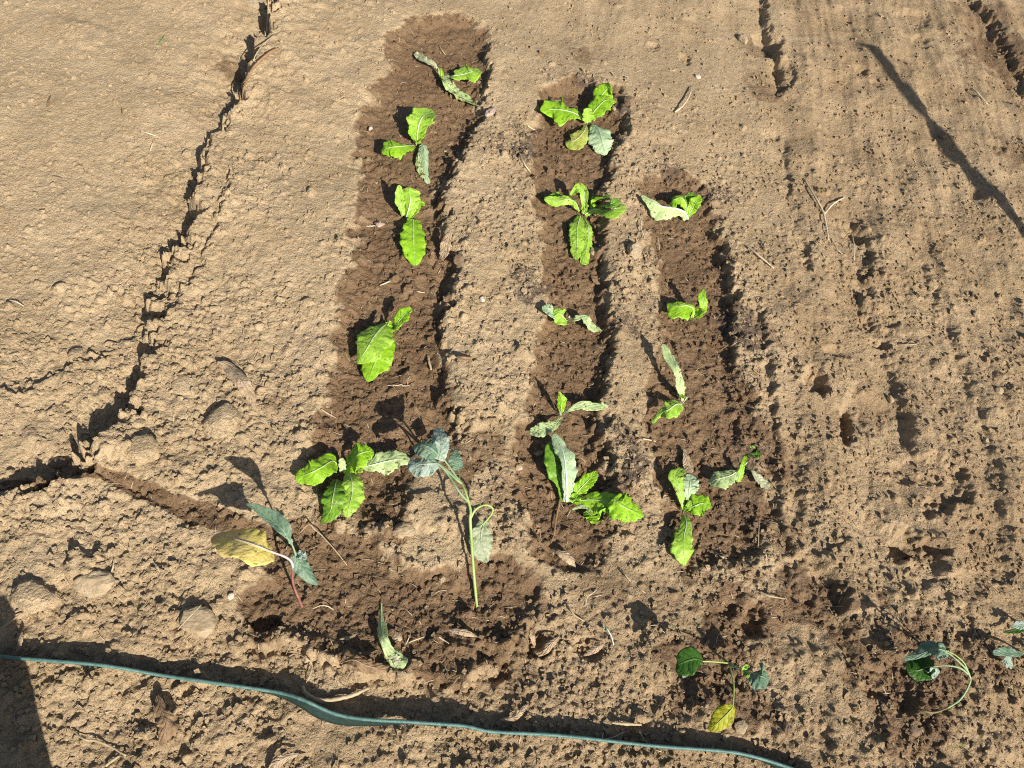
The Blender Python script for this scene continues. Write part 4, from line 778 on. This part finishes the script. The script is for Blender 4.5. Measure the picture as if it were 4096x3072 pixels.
stick('straw', 'C', [(95, 1345, .4), (170, 1395, .8), (258, 1442, .4)], [8, 9, 6], 'twig', 'tan straw on the left rim of the left bed', 'straw', TG)
stick('twig', 'C', [(1275, 755, .4), (1292, 830, .9), (1312, 912, .4)], [13, 15, 11], 'twig', 'stubby brown stick in the left bed right of the broad lettuce', 'twig', TG)
stick('twig', 'C', [(1600, 762, .5), (1680, 775, 1), (1765, 780, .5)], [14, 16, 12], 'root', 'weathered stick half sunk in the ridge right of the broad lettuce', 'twig', TG)
stick('straw', 'S', [(40, 0, .3), (70, 8, .8), (102, 26, .3)], [2.5, 3, 2], 'straw', 'bent straw at the left edge', 'straw', TG)
stick('straw', 'T', [(0, 458, .5), (40, 430, 1), (80, 400, .6)], [3, 4, 3], 'twig', 'tan straw at the left edge just above the edging', 'straw', TG)
stick('straw', 'T', [(395, 258, .3), (402, 235, .8), (404, 210, .3)], [3, 3, 2], 'straw', 'short straw on the rocky heap at lower left', 'straw', TG)
stick('straw', 'T', [(548, 222, .3), (560, 240, .6), (570, 258, .3)], [3, 4, 3], 'straw', 'short straw left of the yellow cabbage leaf', 'straw', TG)
stick('straw', 'T', [(632, 460, 1), (672, 415, 2.4), (715, 372, 3)], [2.5, 3, 2], 'twig', 'slanting straw leaning over the flat stone', 'straw', TG)
stick('straw', 'T', [(660, 730, .2), (692, 748, .3)], [3, 3], 'straw', 'green tinted straw bit below the edging right of the crumpled leaf', 'straw', TG)
stick('straw', 'M', [(1065, 608, .3), (1150, 575, .8), (1250, 540, .3)], [6, 7, 5], 'straw', 'straw right of the limp pale seedling', 'straw', TG)
stick('straw', 'M', [(1030, 630, .3), (1065, 560, .9), (1088, 478, .4)], [6, 6, 4], 'straw', 'thin wiry straw between the limp seedling and another straw', 'straw', TG)
stick('straw', 'M', [(1395, 545, .3), (1450, 580, .7), (1510, 618, .3)], [7, 7, 5], 'straw', 'straw just left of the small ribbed dry leaf', 'straw', TG)
stick('straw', 'M', [(0, 235, .3), (90, 200, .8), (160, 205, .8), (235, 245, .3)], [6, 7, 7, 4], 'straw', 'curved straw at the foot of the purple stemmed cabbage', 'straw', TG)
stick('twig', 'M', [(705, 0, .8), (740, 40, .8), (752, 60, .3)], [8, 8, 4], 'root', 'short reddish twig above the limp seedling', 'twig', TG)
stick('straw', 'E', [(165, 560, .2), (210, 590, .6), (250, 608, .2)], [7, 8, 5], 'straw', 'straw left of the yellow-edged lettuce leaf', 'straw', TG)
stick('straw', 'E', [(110, 940, .2), (150, 1010, .7), (200, 1080, .2)], [6, 7, 5], 'straw', 'pale straw in the middle bed between its two upper lettuces', 'straw', TG)
stick('straw', 'A', [(1125, 85, .2), (1155, 140, .7), (1195, 190, .2)], [5, 5, 4], 'twig', 'dark tan straw above the topmost seedling', 'straw', TG)
stick('straw', 'A', [(1180, 1258, .2), (1310, 1252, .2)], [6, 5], 'straw', 'flat straw right of the rolled lettuce leaf', 'straw', TG)
stick('straw', 'X', [(565, 325, .2), (620, 328, .7), (665, 325, .2)], [1.6, 2.2, 1.6], 'twig', 'tan straw on the path right of the small V lettuce', 'straw', TG)
stick('straw', 'O', [(1215, 45, .3), (1330, 95, .9), (1490, 125, .3)], [9, 11, 7], 'twig', 'tan stalk above the hanging-yellow-leaf cabbage', 'straw', TG)
stick('straw', 'P', [(845, 1480, .3), (900, 1450, 1), (948, 1435, .3)], [4, 4, 3], 'green', 'green grass wisp below the hook stemmed cabbage', 'grass blade', TG)
# litter of fibres nobody could count
def litter(N, seed):
    r = np.random.default_rng(seed); V = []; Fc = []
    while N:
        px, py = r.uniform(0, 2212), r.uniform(60, 1659); p = dpt(px, py)
        if r.uniform() > .25 + .75 * float(bil(np.maximum(hum, wet * .6), p[0], p[1])): continue
        Ln = r.uniform(.006, .022); an = r.uniform(0, 6.28); q = [p + np.array([math.cos(an + b_ * .5 * s_), math.sin(an + b_ * .5 * s_)]) * Ln * t for t, b_, s_ in ((-.5, 0, 0), (0, r.uniform(-.3, .3), 1), (.5, r.uniform(-1, 1), 1))]
        C = [np.array([a[0], a[1], HT(a[0], a[1]) + .0014 + .0012 * (i == 1)]) for i, a in enumerate(q)]
        v, f = tube_geo(C, [r.uniform(.0003, .0006)] * 3, 3); k = len(V); V += v; Fc += [tuple(k + i for i in g) for g in f]; N -= 1
    o_ = mesh_obj('straw_litter', V, Fc, M['straw']); return tag(o_, 'fine straw fibres scattered over the watered beds', 'straw litter', kind='stuff')
litter(900, 5)

# ------------------------------------------------------------------ stones and big clods
SVt, SFt = None, None
import bmesh
def blob(name, crop, x, y, rx, ry, mat, label, cat, rot=0, hz=.6, seed=1, sink=.25, facet=.25, group=None):
    bm = bmesh.new(); bmesh.ops.create_icosphere(bm, subdivisions=4, radius=1); c = wpt(crop, x, y, 0); s = CROPS[crop][2]
    r = np.random.default_rng(seed); planes = [(v / np.linalg.norm(v), r.uniform(.62, .92)) for v in r.normal(0, 1, (9, 3))]
    ax = rx / s * mpp(c); ay = ry / s * mpp(c) * 1.2; az = hz * (ax + ay) / 2; V = np.array([v.co[:] for v in bm.verts]); Fc = [tuple(v.index for v in f.verts) for f in bm.faces]; bm.free()
    for d, k in planes:
        t = V @ d; V = V - np.outer(np.maximum(0, t - k) * (1 - facet), d)
    V *= (1 + .10 * vn(V[:, 0] * 2.1 + seed, V[:, 1] * 2.1 + V[:, 2] * 1.7, seed) + .06 * vn(V[:, 0] * 6 + seed, V[:, 1] * 6 + V[:, 2] * 5, seed) + .035 * vn(V[:, 0] * 14 + seed, V[:, 1] * 14 + V[:, 2] * 13, seed))[:, None]
    a = math.radians(rot); V = V * [ax, ay, az]; V = np.stack([V[:, 0] * math.cos(a) - V[:, 1] * math.sin(a), V[:, 0] * math.sin(a) + V[:, 1] * math.cos(a), V[:, 2]], -1)
    V = V + c + [0, 0, az * (1 - 2 * sink) * .8]
    return tag(mesh_obj(name, V, Fc, SOIL if mat == 'clod' else M[mat], None, origin=c, smooth=False), label, cat, group)
SG = 'stones and hard clods lying on the soil'
for a in (
 ('stone', 'Z', 556, 8, 26, 22, 'stone', 'flat pale stone slab at the top edge left of the crack', 'stone', 10, .35, 1),
 ('stone', 'Z', 478, 912, 38, 38, 'clod', 'large rounded clod below the lone curled dry leaf', 'clod', 20, .5, 2),
 ('stone', 'Z', 310, 975, 40, 30, 'clod', 'wide clod right of the dark hollow at left', 'clod', 30, .5, 3),
 ('stone', 'Z', 428, 1345, 40, 28, 'stone', 'flat angular stone with a straw leaning on it', 'stone', -25, .4, 4),
 ('stone', 'Z', 205, 1262, 42, 26, 'stone', 'pinkish tan stone on the heap at lower left', 'stone', 15, .55, 5),
 ('stone', 'Z', 72, 1292, 44, 30, 'clod', 'broad low clod near the left edge at lower left', 'clod', 5, .45, 6),
 ('stone', 'Z', 872, 1150, 26, 18, 'stone', 'oval tan stone right of the star lettuce', 'stone', 15, .6, 7),
 ('stone', 'Z', 1368, 545, 17, 20, 'stone', 'round tan stone on the ridge between middle and right bed', 'stone', 0, .7, 8),
 ('stone', 'B', 1340, 1080, 60, 75, 'wetclod', 'brown lump at the ridge foot right of the standing dry leaf', 'clod', 10, .5, 9),
 ('stone', 'M', 930, 565, 62, 58, 'stone', 'round tan stone beside the limp pale seedling', 'stone', 0, .5, 10),
 ('stone', 'S', 775, 365, 52, 48, 'clod', 'flat square clod left of the lone curled dry leaf', 'clod', 20, .3, 11),
 ('stone', 'S', 320, 240, 28, 36, 'clod', 'upright clod casting a shadow at middle left', 'clod', 0, .6, 12),
 ('stone', 'S', 690, 190, 26, 20, 'clod', 'clod on the crack line at middle left', 'clod', 0, .7, 13),
 ('stone', 'S', 440, 400, 28, 20, 'clod', 'knobbly clod beside the crack hollow at middle left', 'clod', 20, .6, 14),
 ('stone', 'S', 585, 525, 40, 18, 'clod', 'wedge shaped clod on the lip of the dark hollow', 'clod', 20, .5, 15),
 ('stone', 'S', 250, 690, 40, 24, 'wetclod', 'damp clod inside the dark hollow at left', 'clod', 10, .5, 16),
 ('stone', 'T', 820, 343, 13, 12, 'pale', 'small pinkish white pebble left of the purple stem', 'pebble', 0, .8, 17),
 ('stone', 'T', 210, 555, 24, 14, 'clod', 'clod touching the edging at far left', 'clod', 0, .6, 18),
 ('stone', 'U', 1015, 252, 16, 15, 'clod', 'round clod at the lower right of the bottom wet patch', 'clod', 0, .8, 19),
 ('stone', 'V', 940, 400, 30, 24, 'stone', 'flat pale stone right of the hanging yellow leaf', 'stone', -20, .4, 20),
 ('stone', 'W', 232, 140, 16, 26, 'stone', 'tan stone in the dark track at top right of centre', 'stone', 20, .6, 21),
 ('stone', 'W', 78, 268, 12, 9, 'pale', 'pale pebble right of the topmost middle lettuce', 'pebble', 0, .7, 22),
 ('stone', 'W', 925, 475, 12, 12, 'wetclod', 'dark pebble on the far side of the long pole shadow', 'pebble', 0, .8, 23),
 ('stone', 'X', 945, 490, 16, 12, 'stone', 'pale pebble with dark shadow near the right edge', 'pebble', 20, .8, 24),
 ('stone', 'X', 902, 665, 11, 15, 'stone', 'oval pebble below the pebble near the right edge', 'pebble', 0, .6, 25),
 ('stone', 'X', 868, 225, 12, 11, 'stone', 'round pebble beside a hole on the far right path', 'pebble', 0, .8, 26),
 ('stone', 'X', 570, 520, 12, 15, 'clod', 'clod in the crumbly footprint on the path', 'clod', 20, .7, 27),
 ('stone', 'E', 1285, 320, 80, 66, 'wetclod', 'dark humus lump right of the topmost middle lettuce', 'clod', 20, .7, 28),
 ('stone', 'E', 1120, 380, 26, 28, 'stone', 'small pebble touching the dark humus lump', 'pebble', 0, .8, 29),
 ('stone', 'G', 130, 40, 40, 42, 'stone', 'square tan stone left of the small round-leaved lettuce', 'stone', 0, .5, 30),
 ('stone', 'F', 880, 860, 30, 44, 'stone', 'smooth pebble at the tip of the torn long leaves', 'pebble', 10, .6, 31),
 ('stone', 'L', 560, 200, 22, 26, 'stone', 'small tan clod right of the tall cabbage leaves', 'clod', 0, .7, 32),
 ('stone', 'L', 1025, 435, 28, 22, 'pale', 'pale pebble on the ridge right of the tall cabbage', 'pebble', 0, .6, 33),
 ('stone', 'L', 828, 455, 28, 20, 'wetclod', 'dark reddish pebble right of the tall cabbage leaves', 'pebble', 0, .6, 34),
 ('stone', 'L', 425, 1305, 28, 30, 'stone', 'pebble left of the tall cabbage stem near its base', 'pebble', 0, .7, 35),
 ('stone', 'H', 65, 605, 36, 30, 'stone', 'tan pebble left of the big root-exposed lettuce', 'pebble', 0, .6, 36),
 ('stone', 'H', 1335, 800, 32, 38, 'stone', 'oval pebble right of the big root-exposed lettuce', 'pebble', 0, .7, 37),
 ('stone', 'B', 1600, 1520, 36, 36, 'pale', 'pale round pebble on the ridge right of the left bed', 'pebble', 0, .6, 38),
 ('stone', 'B', 1450, 1390, 44, 36, 'stone', 'tan clod on the ridge above the pale round pebble', 'clod', 20, .7, 39),
 ('stone', 'Q', 860, 100, 34, 26, 'clod', 'low clod on smooth ground at upper left', 'clod', 0, .35, 40),
 ('stone', 'Q', 1775, 145, 34, 30, 'clod', 'clod below the flat slab at the top edge', 'clod', 0, .5, 41),
 ('stone', 'Q', 245, 785, 30, 24, 'clod', 'small clod on smooth ground near the left edge', 'clod', 0, .5, 42),
 ('stone', 'R', 640, 1140, 40, 34, 'clod', 'rounded clod left of the crack below its bend', 'clod', 0, .6, 43),
 ('stone', 'R', 870, 1100, 30, 26, 'clod', 'small clod right of the crack below its bend', 'clod', 0, .6, 44),
 ('stone', 'R', 1020, 1310, 34, 26, 'clod', 'clod right of the crack beside a round shadow', 'clod', 0, .6, 45),
 ('stone', 'A', 365, 1015, 26, 26, 'pale', 'pale pink pebble beside the second lettuce shadow', 'pebble', 0, .8, 46),
 ('stone', 'P', 470, 1320, 50, 42, 'wetclod', 'damp clod below the hook stemmed cabbage', 'clod', 0, .5, 47),
 ('stone', 'O', 990, 1030, 34, 40, 'wetclod', 'damp clod behind the hanging yellow leaf stalk', 'clod', 0, .6, 48),
 ('stone', 'O', 1500, 1560, 50, 70, 'wetclod', 'upright clod right of the hanging yellow leaf', 'clod', 0, .7, 49)):
    nm = {'clod': 'soil_clod', 'pebble': 'pebble', 'stone': 'stone'}[a[8]]
    blob(nm, *a[1:9], rot=a[9], hz=a[10], seed=a[11], group=SG)

# ------------------------------------------------------------------ green edging strip
EP = [(-60, 1412), (0, 1418), (120, 1428), (240, 1440), (360, 1460), (480, 1478), (600, 1495), (655, 1512), (720, 1540), (790, 1554), (900, 1560), (1000, 1568), (1060, 1580), (1200, 1588), (1400, 1610), (1560, 1622), (1640, 1638), (1712, 1660), (1800, 1695)]
W = np.array([wpt('Z', x, y, 2.4) for x, y in EP]); n = 150; C = catmull(W, n)
R = np.array([3.9 * DS * mpp(c) for c in C]) * (1 + .06 * np.sin(np.arange(n) * 1.9))
for i in range(n): C[i][2] += .0012 * math.sin(i * .35)
V, Fc = tube_geo(C, R, 10)
eo = wpt('Z', 700, 1535, 0)
ed = empty('edging_strip', eo, 'teal green garden edging strip running across the whole bottom of the ground', 'edging')
mesh_obj('bead', V, Fc, M['hose'], ed, origin=eo)
# flap: hangs below the bead, turned towards the camera where it shows
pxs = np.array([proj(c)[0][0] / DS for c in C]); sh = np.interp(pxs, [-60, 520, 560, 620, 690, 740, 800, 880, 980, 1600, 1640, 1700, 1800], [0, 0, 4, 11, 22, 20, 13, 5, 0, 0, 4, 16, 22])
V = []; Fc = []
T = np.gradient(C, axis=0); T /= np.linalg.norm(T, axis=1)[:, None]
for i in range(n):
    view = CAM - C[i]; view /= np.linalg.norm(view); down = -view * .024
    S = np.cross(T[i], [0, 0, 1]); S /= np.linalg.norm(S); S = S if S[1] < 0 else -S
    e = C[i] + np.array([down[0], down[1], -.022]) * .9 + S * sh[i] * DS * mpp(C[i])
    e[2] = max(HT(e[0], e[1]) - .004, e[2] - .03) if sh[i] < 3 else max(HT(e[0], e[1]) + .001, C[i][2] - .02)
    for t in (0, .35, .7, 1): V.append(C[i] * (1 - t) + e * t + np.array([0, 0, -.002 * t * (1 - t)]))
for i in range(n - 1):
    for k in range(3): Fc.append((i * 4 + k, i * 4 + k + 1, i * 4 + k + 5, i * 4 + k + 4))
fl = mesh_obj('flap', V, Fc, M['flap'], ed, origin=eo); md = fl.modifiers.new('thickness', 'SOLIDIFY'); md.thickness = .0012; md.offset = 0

# ------------------------------------------------------------------ unseen wall end and stake, added to cast shadows into view
def shade_box(name, base, ax, ay, lx, ly, lz, mat):
    V = [];
    for z in (-.1, lz):
        for (u_, v2) in ((0, 0), (lx, 0), (lx, ly), (0, ly)): V.append(np.array([base[0], base[1], z]) + np.append(ax * u_ + ay * v2, 0))
    V = np.array(V); Fc = [(3, 2, 1, 0), (4, 5, 6, 7), (0, 1, 5, 4), (1, 2, 6, 5), (2, 3, 7, 6), (3, 0, 4, 7)]
    o_ = mesh_obj(name, V, Fc, M[mat], None, smooth=False, origin=(base[0], base[1], 0))
    bv = o_.modifiers.new('edge', 'BEVEL'); bv.width = .015; bv.segments = 2; return o_
sd = np.array([math.cos(SHADOW_AZ), math.sin(SHADOW_AZ)])
c0 = dpt(112, 1662) - sd * .16           # corner of the added wall, just below the frame
ax = np.array([-sd[1], sd[0]]); ax = ax if ax[0] < 0 else -ax
tag(shade_box('added_shade_wall', c0, ax, -sd, 2.2, .22, .30, 'plaster'), 'unseen low wall end added below the lower left corner to shade it', 'shade wall')  # invented block, sized so its shadow covers the lower left corner
tip = dpt(1880, 105); e1 = dpt(2212, 540); dirp = (e1 - tip) / np.linalg.norm(e1 - tip)
hgt = .95; ptop = np.append(tip, HT(*tip)) + np.array(TOSUN) * (hgt / TOSUN.z)
fb = e1 + dirp * .55; pb = np.array([fb[0], fb[1], -.15])
V, Fc = tube_geo([pb, pb * .5 + ptop * .5, ptop], [.024, .022, .020], 12)
tag(mesh_obj('added_shadow_stake', V, Fc, M['wood'], None, origin=pb), 'unseen leaning stake added beyond the right edge to throw the long shadow line', 'stake')  # assumed caster, leaned so its shadow falls along the long line
